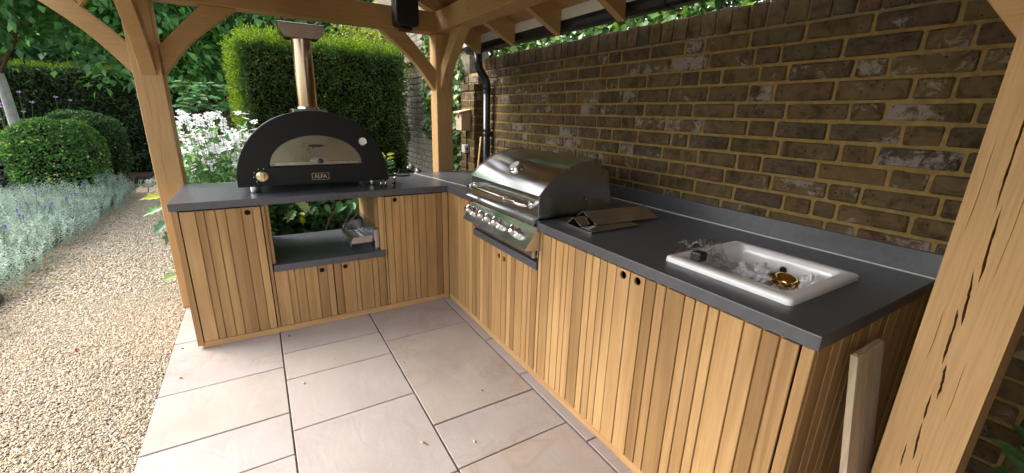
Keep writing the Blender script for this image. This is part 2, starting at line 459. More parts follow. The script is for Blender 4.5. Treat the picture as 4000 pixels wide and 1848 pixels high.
def gravelmat(pebble):
    m, n, p, _ = new_mat('pebble' if pebble else 'gravel_path')
    stops = [(0.0, (0.300, 0.240, 0.175)), (0.12, (0.432, 0.351, 0.242)), (0.3, (0.516, 0.421, 0.297)), (0.45, (0.384, 0.351, 0.297)), (0.6, (0.564, 0.480, 0.352)),
             (0.75, (0.468, 0.339, 0.198)), (0.88, (0.600, 0.538, 0.429)), (1.0, (0.696, 0.643, 0.550))]
    r = ramp(n, stops)
    if pebble:
        a = n.nodes.new('ShaderNodeAttribute'); a.attribute_name = 'rnd'; n.links.new(a.outputs['Fac'], r.inputs[0])
        n.links.new(r.outputs[0], p.inputs['Base Color'])
    else:
        v = coords(n, (1, 1, 1), False)
        vo = n.nodes.new('ShaderNodeTexVoronoi'); vo.inputs['Scale'].default_value = 75; n.links.new(v, vo.inputs['Vector'])
        sp = n.nodes.new('ShaderNodeSeparateColor'); n.links.new(vo.outputs['Color'], sp.inputs[0])
        n.links.new(sp.outputs[0], r.inputs[0])
        rd = ramp(n, [(0.25, (1, 1, 1)), (0.75, (0.35, 0.32, 0.3))]); n.links.new(vo.outputs['Distance'], rd.inputs[0])
        n.links.new(mixc(n, 1.0, r.outputs[0], rd.outputs[0], 'MULTIPLY'), p.inputs['Base Color'])
        bump(n, p, math_n(n, 'MULTIPLY', vo.outputs['Distance'], -1.0), 0.9, 0.012)
    p.inputs['Roughness'].default_value = 0.8; p.inputs['Specular IOR Level'].default_value = 0.2
    return m
M['gravel'] = gravelmat(False); M['pebble'] = gravelmat(True)

def groundmat():
    m, n, p, _ = new_mat('garden_ground')
    v = coords(n, (1, 1, 1), False)
    t = nz(n, 1.2, 6, 0.65, 0.3, v)
    r = ramp(n, [(0.3, (0.045, 0.06, 0.02)), (0.5, (0.07, 0.09, 0.03)), (0.7, (0.10, 0.09, 0.05))]); n.links.new(t.outputs[0], r.inputs[0])
    n.links.new(r.outputs[0], p.inputs['Base Color']); p.inputs['Roughness'].default_value = 0.95
    bump(n, p, nz(n, 60, 4, 0.7, 0, v).outputs[0], 0.7, 0.03)
    return m
M['ground'] = groundmat()

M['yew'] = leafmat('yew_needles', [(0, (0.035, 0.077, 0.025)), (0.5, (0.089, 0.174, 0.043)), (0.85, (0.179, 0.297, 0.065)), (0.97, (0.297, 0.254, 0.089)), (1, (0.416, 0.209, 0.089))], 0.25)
M['yew_new'] = leafmat('yew_lit_new_growth', [(0, (0.076, 0.136, 0.017)), (0.5, (0.145, 0.230, 0.030)), (1, (0.238, 0.323, 0.051))], 0.45)  # new growth colour, brightened to carry the sky light on the edges
M['yew_far'] = leafmat('hedge_needles', [(0, (0.025, 0.052, 0.021)), (0.5, (0.056, 0.108, 0.036)), (1, (0.129, 0.206, 0.056))], 0.2)
M['box'] = leafmat('box_leaves', [(0, (0.056, 0.126, 0.042)), (0.45, (0.126, 0.283, 0.073)), (0.85, (0.340, 0.566, 0.099)), (0.95, (0.622, 0.848, 0.169)), (1, (0.900, 0.763, 0.396))], 0.3)
M['box_dark'] = leafmat('dark_box_leaves', [(0, (0.030, 0.068, 0.027)), (0.5, (0.060, 0.127, 0.044)), (0.9, (0.135, 0.254, 0.068)), (1, (0.507, 0.372, 0.203))], 0.3)
M['tree'] = leafmat('tree_leaves', [(0, (0.052, 0.138, 0.052)), (0.5, (0.117, 0.282, 0.086)), (0.85, (0.265, 0.530, 0.117)), (1, (0.663, 0.900, 0.233))], 0.4, 0.38, 0.4)
M['dark_tree'] = leafmat('dark_tree_leaves', [(0, (0.040, 0.098, 0.040)), (0.6, (0.090, 0.190, 0.069)), (1, (0.242, 0.415, 0.139))], 0.3, 0.45)
M['shrub'] = leafmat('shrub_leaves', [(0, (0.035, 0.10, 0.035)), (0.5, (0.07, 0.17, 0.05)), (1, (0.16, 0.29, 0.09))], 0.3, 0.35, 0.4)
M['gold'+'en'] = leafmat('golden_leaves', [(0, (0.06, 0.12, 0.02)), (0.5, (0.17, 0.24, 0.04)), (0.9, (0.36, 0.36, 0.07)), (1, (0.45, 0.25, 0.12))], 0.4)
M['silver'] = leafmat('silver_leaves', [(0, (0.25, 0.32, 0.23)), (0.5, (0.38, 0.47, 0.38)), (1, (0.56, 0.65, 0.57))], 0.3, 0.7, 0.15)
M['purple'] = leafmat('lavender_flowers', [(0, (0.14, 0.09, 0.34)), (0.5, (0.24, 0.16, 0.50)), (1, (0.40, 0.30, 0.62))], 0.3, 0.7)
M['mauve'] = leafmat('verbena_flowers', [(0, (0.30, 0.20, 0.42)), (1, (0.55, 0.42, 0.66))], 0.3, 0.7)
M['anem'] = leafmat('anemone_leaves', [(0, (0.047, 0.125, 0.047)), (0.5, (0.109, 0.250, 0.094)), (1, (0.312, 0.499, 0.187))], 0.3)
M['petal'] = leafmat('white_petals', [(0, (0.80, 0.81, 0.82)), (1, (0.90, 0.90, 0.90))], 0.35, 0.6, 0.2, attr=False)
M['ivy'] = leafmat('ivy_leaves', [(0, (0.03, 0.085, 0.025)), (0.5, (0.075, 0.16, 0.04)), (0.85, (0.18, 0.29, 0.07)), (1, (0.30, 0.40, 0.12))], 0.35, 0.35, 0.45)
M['ivy1'] = leafmat('ivy_leaf', [(0, (0.034, 0.098, 0.034)), (0.5, (0.081, 0.184, 0.052)), (0.8, (0.184, 0.310, 0.081)), (1, (0.414, 0.483, 0.207))], 0.35, 0.35, 0.45, attr=False)
M['shrub1'] = leafmat('shrub_leaf', [(0, (0.042, 0.132, 0.048)), (0.5, (0.090, 0.228, 0.072)), (1, (0.180, 0.348, 0.120))], 0.3, 0.35, 0.4, attr=False)
M['yellowleaf'] = leafmat('yellow_green_leaf', [(0, (0.30, 0.36, 0.03)), (1, (0.48, 0.48, 0.06))], 0.4, 0.4, 0.3, attr=False)
M['dryleaf'] = leafmat('dry_leaf', [(0, (0.20, 0.10, 0.05)), (1, (0.42, 0.25, 0.13))], 0.2, 0.8, 0.1, attr=False)
M['film'] = None
def film():
    m, n, p, out = new_mat('clear_plastic_film')
    tr = n.nodes.new('ShaderNodeBsdfTransparent'); gl = n.nodes.new('ShaderNodeBsdfGlossy'); gl.inputs['Roughness'].default_value = 0.12
    gl.inputs['Color'].default_value = (0.9, 0.9, 0.9, 1)
    fr = n.nodes.new('ShaderNodeFresnel'); fr.inputs[0].default_value = 1.30
    mx = n.nodes.new('ShaderNodeMixShader')
    n.links.new(math_n(n, 'MULTIPLY', fr.outputs[0], 0.6), mx.inputs[0]); n.links.new(tr.outputs[0], mx.inputs[1]); n.links.new(gl.outputs[0], mx.inputs[2])
    tr.inputs['Color'].default_value = (0.96, 0.96, 0.96, 1)
    n.links.new(mx.outputs[0], out.inputs[0])
    return m
M['film'] = film()

# ================================================================== SETTING
def sheet(name, x0, x1, y0, y1, z, mat, sub=1):
    V = [(x0, y0, z), (x1, y0, z), (x1, y1, z), (x0, y1, z)]
    me = np_mesh(name, V, [[0, 1, 2, 3]])
    return tag(finish(name, me, mat), kind='structure')
sheet('ground', -150, 150, -150, 150, -0.06, M['ground'])
sheet('gravel_path', -3.16, -1.80, -9, 9.6, -0.020, M['gravel'])
sheet('flower_bed', -8.5, -3.16, -2.0, 12, -0.012, M['soil'])
sheet('planting_bed', -1.80, 0.86, 0.93, 8, -0.012, M['soil'])

# patio: grout base with a slab for each stone
bm = bmesh.new(); add_box(bm, (-1.80, -7, -0.06), (0.85, 0.92, -0.012))
patio = tag(bm_obj('patio', bm, M['grout']), kind='structure')
colx = [(-1.800, -1.224), (-1.217, -0.640), (-0.631, -0.059), (-0.048, 0.24), (0.247, 0.84)]
coly = [[0.91, 0.140, -0.446, -0.888, -1.190, -1.78, -2.37, -2.81, -3.4, -4.3],
        [0.91, 0.30, -0.292, -0.592, -1.036, -1.62, -1.92, -2.5, -3.1, -4.3],
        [0.91, 0.44, -0.440, -1.318, -1.614, -2.20, -2.8, -3.4, -4.3],
        [0.91, 0.0, -0.734, -1.169, -1.760, -2.35, -2.8, -3.4, -4.3],
        [0.91, -0.3, -1.2, -2.1, -2.7, -3.3, -4.3]]
for (x0, x1), ys in zip(colx, coly):
    for a, b in zip(ys, ys[1:]):
        dz = random.uniform(-0.0012, 0.0008)
        box('slab', (x0, b + 0.0035, -0.03), (x1, a - 0.0035, dz), M['sandstone'], patio, 0.0022, 1)

# ------------------------------------------------------------------ loose gravel
IV = np.array([(1, 0, 0), (0, 1, 0), (-1, 0, 0), (0, -1, 0), (0, 0, 1), (0.7, 0.7, 0.55), (-0.7, 0.7, 0.5), (-0.7, -0.7, 0.55), (0.7, -0.7, 0.5)], float)
IF = np.array([(0, 5, 4), (5, 1, 4), (1, 6, 4), (6, 2, 4), (2, 7, 4), (7, 3, 4), (3, 8, 4), (8, 0, 4), (0, 1, 5), (1, 2, 6), (2, 3, 7), (3, 0, 8)])
NV = len(IV)
def pebbles(x0, x1, y0, y1, n, smin, smax, z=-0.018):
    c = np.stack([RNG.uniform(x0, x1, n), RNG.uniform(y0, y1, n), np.full(n, z)], 1)
    s = RNG.uniform(smin, smax, n) * RNG.choice([0.75, 1.0, 1.0, 1.3], n)
    sc = np.stack([s, s * RNG.uniform(0.6, 0.95, n), s * RNG.uniform(0.45, 0.8, n)], 1)
    a = RNG.uniform(0, 6.28, n); tilt = RNG.normal(0, 0.3, n)
    v = IV[None] * sc[:, None, :] * (1 + RNG.normal(0, 0.14, (n, NV, 1)))
    x, y, zz = v[..., 0].copy(), v[..., 1].copy(), v[..., 2].copy()
    ct, st = np.cos(tilt)[:, None], np.sin(tilt)[:, None]
    x, zz = x * ct - zz * st, x * st + zz * ct
    ca, sa = np.cos(a)[:, None], np.sin(a)[:, None]
    v = np.stack([x * ca - y * sa, x * sa + y * ca, zz], -1) + c[:, None, :]
    v[..., 2] += (RNG.uniform(0, 0.009, n))[:, None]
    F = (IF[None] + (np.arange(n) * NV)[:, None, None]).reshape(-1, 3)
    return v.reshape(-1, 3), F, np.repeat(RNG.uniform(0, 1, n), NV)
A = pebbles(-3.10, -1.806, -1.5, 1.3, 76000, 0.0034, 0.0064)
B_ = pebbles(-3.10, -1.806, 1.3, 6.5, 42000, 0.0060, 0.0105)
Vv = np.concatenate([A[0], B_[0]]); Ff = np.concatenate([A[1], B_[1] + len(A[0])]); rr = np.concatenate([A[2], B_[2]])
g = finish('gravel', np_mesh('gravel', Vv, Ff, rr), M['pebble'])
tag(g, 'loose pale pea gravel covering the garden path', 'gravel', kind='stuff')

# ================================================================== BRICK WALL
WX = 0.86
BEDS = [1.855, 1.778, 1.697, 1.618, 1.533, 1.455, 1.373, 1.292, 1.211, 1.131, 1.051, 0.971, 0.890]
JN = [
 [-0.223, -0.461, -0.704, -0.824, -1.054, -1.298, -1.416, -1.658, -1.897, -2.136, -2.371],
 [-0.165, -0.402, -0.637, -0.880, -0.982, -1.223, -1.458, -1.693, -1.814, -2.053, -2.295, -2.424],
 [-0.253, -0.473, -0.704, -0.818, -1.054, -1.296, -1.412, -1.540, -1.733, -1.859, -2.106, -2.215],
 [-0.042, -0.281, -0.401, -0.637, -0.877, -0.991, -1.229, -1.479, -1.694, -1.813, -2.056, -2.302, -2.413],
 [0.122, -0.110, -0.213, -0.461, -0.703, -0.821, -1.058, -1.297, -1.402, -1.642, -1.881, -2.125, -2.241, -2.483],
 [-0.040, -0.277, -0.406, -0.641, -0.879, -0.998, -1.233, -1.475, -1.721, -1.850, -2.066, -2.307, -2.426],
 [-0.092, -0.220, -0.439, -0.680, -0.799, -1.030, -1.283, -1.397, -1.642, -1.888, -2.126, -2.249, -2.490],
 [-0.040, -0.280, -0.400, -0.639, -0.881, -0.993, -1.230, -1.473, -1.696, -1.820, -2.059, -2.304, -2.423],
 [-0.215, -0.452, -0.689, -0.807, -1.051, -1.288, -1.405, -1.643, -1.881, -2.114, -2.234, -2.469],
 [-0.040, -0.280, -0.400, -0.640, -0.876, -0.995, -1.232, -1.477, -1.709, -1.951, -2.071, -2.164, -2.405],
 [-0.210, -0.450, -0.690, -0.800, -1.036, -1.281, -1.400, -1.647, -1.890, -2.135, -2.245, -2.484],
 [-0.040, -0.280, -0.400, -0.640, -0.876, -0.995, -1.232, -1.477, -1.709, -1.830, -2.071, -2.310, -2.430],
]
wall = thing('brick_wall', (1.0, -0.9, 0), 'old brown brick garden wall with ochre joints behind the worktop', 'wall')
def brick(name, lo, hi, parent, jit=0.0022, bev=0.006, mat='brick'):
    bm = bmesh.new(); add_box(bm, lo, hi)
    sharp_bevel(bm, bev, 1)
    sx = random.uniform(-0.003, 0.003)
    for v in bm.verts:
        v.co += Vector((random.uniform(-jit, jit) + sx, random.uniform(-jit, jit), random.uniform(-jit, jit)))
    return bm_obj(name, bm, M[mat], parent)
# mortar body of the wall (recessed between the bricks)
box('mortar', (WX - 0.0005, -6.0, -0.05), (WX + 0.23, 1.10, 1.855), M['mortar'], wall, 0)
box('mortar', (WX + 0.001, -6.0, 1.8552), (WX + 0.225, 1.10, 1.966), M['oldmortar'], wall, 0)
box('added_light_block', (-0.95, -3.60, -0.05), (WX - 0.002, -3.37, 2.3), M['brick'], wall, 0)  # unseen block added behind the camera to keep light off this side
nb = 0
for r, js in enumerate(JN):
    z1, z0 = BEDS[r], BEDS[r + 1]
    js = list(js)
    patt = [0.239, 0.239, 0.117]
    k = 0
    # carry the bond on towards the downpipe and past the post
    while js[0] < 1.06:
        if r in (10, 11) and js[0] > 0.9: pass
        js.insert(0, js[0] + patt[(k + 1) % 3] + random.uniform(-.006, .006)); k += 1
    while js[-1] > -2.60: js.append(js[-1] - patt[len(js) % 3])
    for a, b in zip(js, js[1:]):
        a2 = min(a, 1.095)
        if a2 - b < 0.03: continue
        if r == 11 and b < 0.70 : continue           # hidden by the upstand
        if r == 10 and a < -0.42 and b > -1.05: pass
        mj = 0.0062
        brick('brick', (WX - 0.0078, b + mj, z0 + 0.0065), (WX + 0.09, a2 - mj, z1 - 0.0065), wall); nb += 1
y = 1.09
while y > -2.45:
    wdt = random.uniform(0.072, 0.084)
    brick('coping_brick', (WX - 0.010, y - wdt, 1.862), (WX + 0.228, y, 1.972 + random.uniform(-.006, .006)), wall, 0.003, 0.005, 'coping')
    y -= wdt + 0.0065
# the stretch seen below, beside the near post
for r in range(3, 11):
    z0 = r * 0.081; off = 0.12 * (r % 2)
    for k in range(2):
        a = -2.58 - off - k * 0.239
        brick('brick', (WX - 0.0078, a - 0.227, z0 + 0.0065), (WX + 0.09, a, z0 + 0.0745), wall); nb += 1

# buttress between the downpipe and the far wall
but = thing('brick_buttress', (0.80, 1.26, 0), 'lit brick buttress with sloping head beside the black downpipe', 'buttress')
prism('mortar', [(0.757, -0.05), (0.757, 1.64), (0.859, 1.85), (0.859, -0.05)], 'xz', 1.106, 1.424, M['mortar'], but)
for r in range(21):
    z0 = 0.12 + r * 0.081
    x0 = 0.752 if z0 < 1.66 else 0.752 + (z0 - 1.62) * 0.42
    if r % 2: spl = [(1.10, 1.212), (1.224, 1.43)]
    else: spl = [(1.10, 1.318), (1.33, 1.43)]
    for a, b in spl: brick('brick', (x0, a, z0 + .0065), (0.866, b, z0 + .0745), but)

# far stretch of the wall, past the corner post
far = thing('far_brick_wall', (0.97, 2.8, 0), 'sunlit grey brick wall between clipped yew and corner post', 'wall')
box('mortar', (WX - 0.0005, 1.432, -0.05), (WX + 0.23, 6.5, 2.105), M['oldmortar'], far, 0)
box('ledge', (WX - 0.05, 1.432, 2.106), (WX + 0.23, 6.5, 2.135), M['oldmortar'], far, 0.006)
box('mortar', (WX + 0.03, 1.432, 2.136), (WX + 0.23, 6.5, 3.3), M['oldmortar'], far, 0)
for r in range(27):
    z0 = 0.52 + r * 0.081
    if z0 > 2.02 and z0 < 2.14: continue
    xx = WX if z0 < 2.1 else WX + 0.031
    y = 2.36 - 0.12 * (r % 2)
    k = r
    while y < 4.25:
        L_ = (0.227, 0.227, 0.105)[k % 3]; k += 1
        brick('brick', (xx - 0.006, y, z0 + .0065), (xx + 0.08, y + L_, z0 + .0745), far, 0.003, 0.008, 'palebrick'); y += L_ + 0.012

# ================================================================== OAK PAVILION
pav = thing('oak_pavilion', (-0.7, -0.9, 0), 'open oak framed pavilion with curved braces over the kitchen', 'pavilion')
def crackpoly(pts, wmax, wob=0.0):
    """a ragged split following pts; the two edges wander on their own"""
    Q = []
    for (a0, b0), (a1, b1) in zip(pts, pts[1:]):
        for k in range(4): Q.append((a0 + (a1 - a0) * k / 4 + random.uniform(-.0004, .0004), b0 + (b1 - b0) * k / 4))
    Q.append(pts[-1]); n = len(Q); L, Rr = [], []
    for i, (a, b) in enumerate(Q):
        t = i / (n - 1); e = min(1.0, 4 * min(t, 1 - t) + 0.05)
        L.append((a - wmax * e * random.uniform(0.4, 0.75), b)); Rr.append((a + wmax * e * random.uniform(0.4, 0.75), b))
    return L + list(reversed(Rr))
def face_with_cracks(name, poly, plane, c, depth_dir, cracks, mat, parent, depth=0.012):
    """thin timber face whose shrinkage cracks are real slots"""
    bm = bmesh.new(); f = AX[plane]
    edges = []; hl = []
    for pl in [poly] + cracks:
        vs_ = [bm.verts.new(f(p[0], p[1], c)) for p in pl]
        edges += [bm.edges.new((vs_[i], vs_[(i + 1) % len(vs_)])) for i in range(len(vs_))]
        hl.append(vs_)
    bmesh.ops.triangle_fill(bm, use_beauty=True, edges=edges)
    d = Vector(f(0, 0, depth_dir * depth))
    for vs_ in hl:
        nv = [bm.verts.new(v.co + d) for v in vs_]
        for i in range(len(vs_)):
            j = (i + 1) % len(vs_); bm.faces.new((vs_[i], vs_[j], nv[j], nv[i]))
    bmesh.ops.recalc_face_normals(bm, faces=bm.faces)
    return bm_obj(name, bm, mat, parent)
def post(x0, x1, y0, y1, z1):
    return box('post', (x0, y0, 0.0), (x1, y1, z1), M['oak_z'], pav, 0.006, 2)
PL = post(-1.820, -1.668, 0.738, 0.888, 2.089)
PC = post(0.216, 0.364, 0.742, 0.892, 2.089)
PR = box('post', (0.2525, -2.792, 0.0), (0.368, -2.645, 2.089), M['oak_z'], pav, 0.004, 2)
box('shoe', (-1.812, 0.745, -0.01), (-1.676, 0.880, 0.012), M['grout'], pav, 0)
# near post: cracked face towards the kitchen side, with the long split seen in the photograph
cr = [crackpoly([(-2.696, 1.60), (-2.697, 1.50), (-2.697, 1.432), (-2.698, 1.391), (-2.6985, 1.35), (-2.700, 1.302), (-2.702, 1.262)], 0.0034),
      crackpoly([(-2.709, 1.285), (-2.7105, 1.216), (-2.7125, 1.166), (-2.7150, 1.131), (-2.7155, 1.097)], 0.0040),
      crackpoly([(-2.702, 1.125), (-2.7065, 1.076), (-2.7085, 1.053), (-2.711, 1.015), (-2.7135, 0.983)], 0.0046),
      crackpoly([(-2.699, 1.024), (-2.701, 1.001), (-2.703, 0.952), (-2.7045, 0.907), (-2.705, 0.871)], 0.0040),
      crackpoly([(-2.7125, 0.877), (-2.7145, 0.847), (-2.7175, 0.812), (-2.717, 0.775)], 0.0044),
      crackpoly([(-2.7055, 0.785), (-2.7065, 0.739), (-2.708, 0.706)], 0.0036),
      crackpoly([(-2.7075, 0.698), (-2.7095, 0.658), (-2.713, 0.616), (-2.7145, 0.580)], 0.0038),
      crackpoly([(-2.694, 0.619), (-2.695, 0.576), (-2.696, 0.540)], 0.0026),
      crackpoly([(-2.665, 1.45), (-2.667, 1.30), (-2.665, 1.18)], 0.0008), crackpoly([(-2.735, 1.36), (-2.737, 1.24), (-2.735, 1.10)], 0.0008), crackpoly([(-2.728, 0.62), (-2.730, 0.54), (-2.728, 0.46)], 0.0009), crackpoly([(-2.742, 0.90), (-2.744, 0.80), (-2.742, 0.72)], 0.0009), crackpoly([(-2.676, 1.02), (-2.678, 0.93), (-2.676, 0.87)], 0.0009)]
face_with_cracks('split_face', [(-2.792, 0.0), (-2.645, 0.0), (-2.645, 2.089), (-2.792, 2.089)], 'yz', 0.2195, 1, cr, M['oak_z'], PR, 0.0024 + 0.030)
cr = [crackpoly([(-1.768, 1.62), (-1.770, 1.52), (-1.764, 1.44), (-1.767, 1.36)], 0.0016),
      crackpoly([(-1.760, 1.24), (-1.756, 1.16), (-1.762, 1.08), (-1.758, 1.00), (-1.764, 0.93)], 0.0022),
      crackpoly([(-1.735, 1.40), (-1.733, 1.34), (-1.736, 1.28)], 0.0010)]
face_with_cracks('split_face', [(-1.815, 0.004), (-1.673, 0.004), (-1.673, 2.085), (-1.815, 2.085)], 'xz', 0.7355, 1, cr, M['oak_z'], PL, 0.0024 + 0.012)
cr = [crackpoly([(0.262, 2.05), (0.258, 1.9), (0.263, 1.75), (0.260, 1.62)], 0.0022), crackpoly([(0.265, 1.5), (0.262, 1.35), (0.266, 1.2), (0.262, 1.05)], 0.0012)]
face_with_cracks('split_face', [(0.221, 0.004), (0.359, 0.004), (0.359, 2.085), (0.221, 2.085)], 'xz', 0.7395, 1, cr, M['oak_z'], PC, 0.0024 + 0.012)
# tie beam at the rear gable, eaves plates along the sides
BA = box('beam', (-3.7, 0.738, 2.09), (0.2155, 0.888, 2.25), M['oak_x'], pav, 0.005, 2)
BB = box('beam', (0.216, -3.8, 2.0905), (0.366, 0.890, 2.2505), M['oak_y'], pav, 0.005, 2)
box('beam', (-1.815, -3.8, 2.0905), (-1.672, 0.7375, 2.2505), M['oak_y'], pav, 0.005, 2)
def arc_pts(P):
    # Catmull-Rom through the measured points
    out = []
    for i in range(len(P) - 1):
        p0, p1, p2, p3 = P[max(i - 1, 0)], P[i], P[i + 1], P[min(i + 2, len(P) - 1)]
        for s in range(5):
            t = s / 5
            out.append(tuple(0.5 * ((2 * p1[k]) + (-p0[k] + p2[k]) * t + (2 * p0[k] - 5 * p1[k] + 4 * p2[k] - p3[k]) * t * t + (-p0[k] + 3 * p1[k] - 3 * p2[k] + p3[k]) * t ** 3) for k in (0, 1)))
    out.append(P[-1]); return out
LOW = arc_pts([(0.0, 1.628), (0.145, 1.815), (0.272, 1.937), (0.464, 2.0895)])
UPP = arc_pts([(0.262, 2.0895), (0.112, 1.935), (0.0, 1.815)])
BR = LOW + UPP
def brace(plane, at0, sgn, c0, c1, mat):
    return prism('brace', [(at0 + sgn * a, b) for a, b in BR], plane, c0, c1, mat, pav, (), 0.003)
brace('xz', -1.668, 1, 0.775, 0.855, M['oak_x'])
brace('xz', -1.820, -1, 0.775, 0.855, M['oak_x'])
brace('xz', 0.216, -1, 0.775, 0.855, M['oak_x'])
bc = brace('yz', 0.7390, -1, 0.250, 0.330, M['oak_y'])
brace('yz', 0.7350, -1, -1.778, -1.698, M['oak_y'])
brace('yz', -2.645, 1, 0.255, 0.335, M['oak_y'])
for c, ax in (((-1.30, 0.737, 2.17), (0, -1, 0)), ((-0.17, 0.737, 2.165), (0, -1, 0)), ((0.05, 0.737, 2.17), (0, -1, 0)), ((-1.652, 0.78, 1.72), (1, 0, 0)), ((0.214, 0.50, 2.165), (-1, 0, 0)), ((0.214, 0.10, 2.17), (-1, 0, 0)), ((0.2155, 0.80, 1.70), (-1, 0, 0))):
    lathe('peg', [(0, -0.01), (0.0095, -0.01), (0.0095, 0.003), (0, 0.004)], c, M['oak_y'], pav, ax, 8)
# rafters: undersides fall to the wall
SL = 0.52
def zt(x): return 2.130 + SL * (0.65 - x)
def zb(x): return 1.967 + SL * (0.65 - x)
RX = -0.70
for y in [0.742 - 0.592 * k for k in range(8)]:
    if abs(y - 0.742) < .01: ya, yb2 = 0.742, 0.792
    else: ya, yb2 = y, y + 0.052
    # tail outside the eaves plate, then the length inside it (the plate sits between)
    prism('rafter', [(0.650, zb(.65)), (0.650, zt(.65)), (0.3665, zt(.3665)), (0.3665, zb(.3665))], 'xz', ya, yb2, M['oak_x'], pav, (), 0.002)
    prism('rafter', [(0.3660, 2.2515), (0.3660, zt(.366)), (RX + 0.02, zt(RX + .02)), (RX + 0.02, zb(RX + .02)), (0.2150, max(zb(.215), 2.2515)), (0.2150, 2.2515)], 'xz', ya, yb2, M['oak_x'], pav, (), 0.002)
    xl = lambda x: 2 * RX - x
    prism('rafter', [(xl(0.60), zb(.60)), (xl(0.60), zt(.60)), (xl(RX + .02), zt(RX + .02)), (xl(RX + .02), zb(RX + .02)), (xl(.365), 2.2515), (xl(.215), 2.2515), (xl(.2), zb(.2))][:2] + [(xl(RX + .02), zt(RX + .02)), (xl(RX + .02), zb(RX + .02)), (xl(0.2), 2.2515 if zb(.2) < 2.2515 else zb(.2)), (xl(0.40), 2.2515), (xl(0.60), zb(.60) if zb(.6) < 2.2 else 2.2)], 'xz', ya, yb2, M['oak_x'], pav)
box('ridge_beam', (RX - 0.019, -3.8, 2.60), (RX + 0.019, 1.05, 2.84), M['oak_y'], pav, 0.002)
# soffit boards on the rafters and tiles on top
def slope(name, t0, t1, mat, x0, x1, mirror=False, y0=-3.9, y1=1.12):
    f = (lambda x: 2 * RX - x) if mirror else (lambda x: x)
    return prism(name, [(f(x0), zt(x0) + t0), (f(x1), zt(x1) + t0), (f(x1), zt(x1) + t1), (f(x0), zt(x0) + t1)], 'xz', y0, y1, mat, pav)
bw = (0.66 - RX) / 8
for k in range(8):
    slope('soffit_board', 0.003, 0.020, M['soffit'], RX + k * bw + 0.0015, RX + (k + 1) * bw - 0.0015)
    slope('soffit_board', 0.003, 0.020, M['soffit'], RX + k * bw + 0.0015, RX + (k + 1) * bw - 0.0015, True)
slope('roof_tiles', 0.024, 0.075, M['tile'], RX, 0.70)
slope('roof_tiles', 0.024, 0.075, M['tile'], RX, 0.70, True)
# white strip behind the tails, then the gutter
box('fascia', (0.653, -3.9, 2.062), (0.668, 1.12, 2.128), M['felt'], pav, 0.001)

gut = thing('gutter', (0.73, -1.5, 2.0), 'black plastic gutter under the eaves above the wall', 'gutter')
gp = [(0.672, 2.100), (0.672, 2.040), (0.682, 2.012), (0.702, 2.000), (0.752, 2.000), (0.772, 2.012), (0.782, 2.040), (0.782, 2.100),
      (0.777, 2.100), (0.777, 2.042), (0.768, 2.017), (0.750, 2.006), (0.704, 2.006), (0.686, 2.017), (0.677, 2.042), (0.677, 2.100)]
prism('channel', gp, 'xz', -3.92, 1.14, M['pvc'], gut)
for y in (0.62, -0.30, -1.25):
    prism('joint_clip', [(a + (0.004 if a > .727 else -0.004), b - (0.004 if b < 2.05 else 0)) for a, b in gp[:8]] + [(0.7835, 2.09), (0.7835, 2.04), (0.7735, 2.0105), (0.752, 1.9985), (0.702, 1.9985), (0.6805, 2.0105), (0.6705, 2.04), (0.6705, 2.09)], 'xz', y - 0.03, y + 0.03, M['pvc'], gut)
dp = thing('downpipe', (0.79, 0.92, 0), 'black downpipe with swan neck at the wall corner', 'downpipe')
tube('pipe', [(0.796, 0.90, 0.0), (0.796, 0.90, 1.66)], 0.036, M['pvc'], dp, 16)
tube('swan_neck', [(0.796, 0.90, 1.652), (0.796, 0.90, 1.70), (0.788, 0.90, 1.745), (0.768, 0.90, 1.785), (0.728, 0.90, 1.830), (0.708, 0.90, 1.865), (0.700, 0.90, 1.91), (0.700, 0.90, 1.999)], [.039, .039, .038, .038, .038, .038, .038, .040], M['pvc'], dp, 16)
for z in (1.655, 1.285, 1.243):
    lathe('collar', [(0.036, -0.012), (0.0415, -0.012), (0.0415, 0.012), (0.036, 0.012)], (0.796, 0.90, z), M['pvc'], dp, (0, 0, 1), 18)
box('bracket', (0.80, 0.855, 1.25), (0.858, 0.945, 1.275), M['pvc'], dp, 0.002)

# ================================================================== KITCHEN
H = 0.92; T = 0.044
ka = thing('oven_cabinet', (-0.8, 0.35, 0), 'oak slatted cabinet with open niche carrying the pizza oven', 'cabinet')
kb = thing('grill_cabinet', (0.4, -1.3, 0), 'oak slatted cabinet with grill and sink along the brick wall', 'cabinet')
ST = 0.018      # frame depth
SD = 0.0095     # slat depth; a strip behind closes each groove
def grooves(js, plane, z0, z1, parent):
    bm = bmesh.new()
    for j in js:
        f = AX[plane]
        add_box(bm, *[[min(p, q) for p, q in zip(f(j - .009, z0, SD + .0006), f(j + .009, z1, SD + .005))], [max(p, q) for p, q in zip(f(j - .009, z0, SD + .0006), f(j + .009, z1, SD + .005))]])
    return bm_obj('groove_strips', bm, M['slat'], parent)
def holed(u0, u1, z0, z1, cu, cz, r, plane, c0, c1, parent):
    hole = [(cu + r * math.cos(2 * math.pi * k / 20), cz + r * math.sin(2 * math.pi * k / 20)) for k in range(20)]
    return prism('slat', [(u0, z0), (u1, z0), (u1, z1), (u0, z1)], plane, c0, c1, M['slat'], parent, [hole], 0.0)
def slatA(x0, x1, z0, z1, parent, hole=None, g=0.0026):
    if hole: return holed(x0 + g, x1 - g, z0, z1, hole[0], hole[1], 0.0165, 'xz', 0.0, SD, parent)
    return box('slat', (x0 + g, 0.0, z0), (x1 - g, SD, z1), M['slat'], parent, 0.0018)
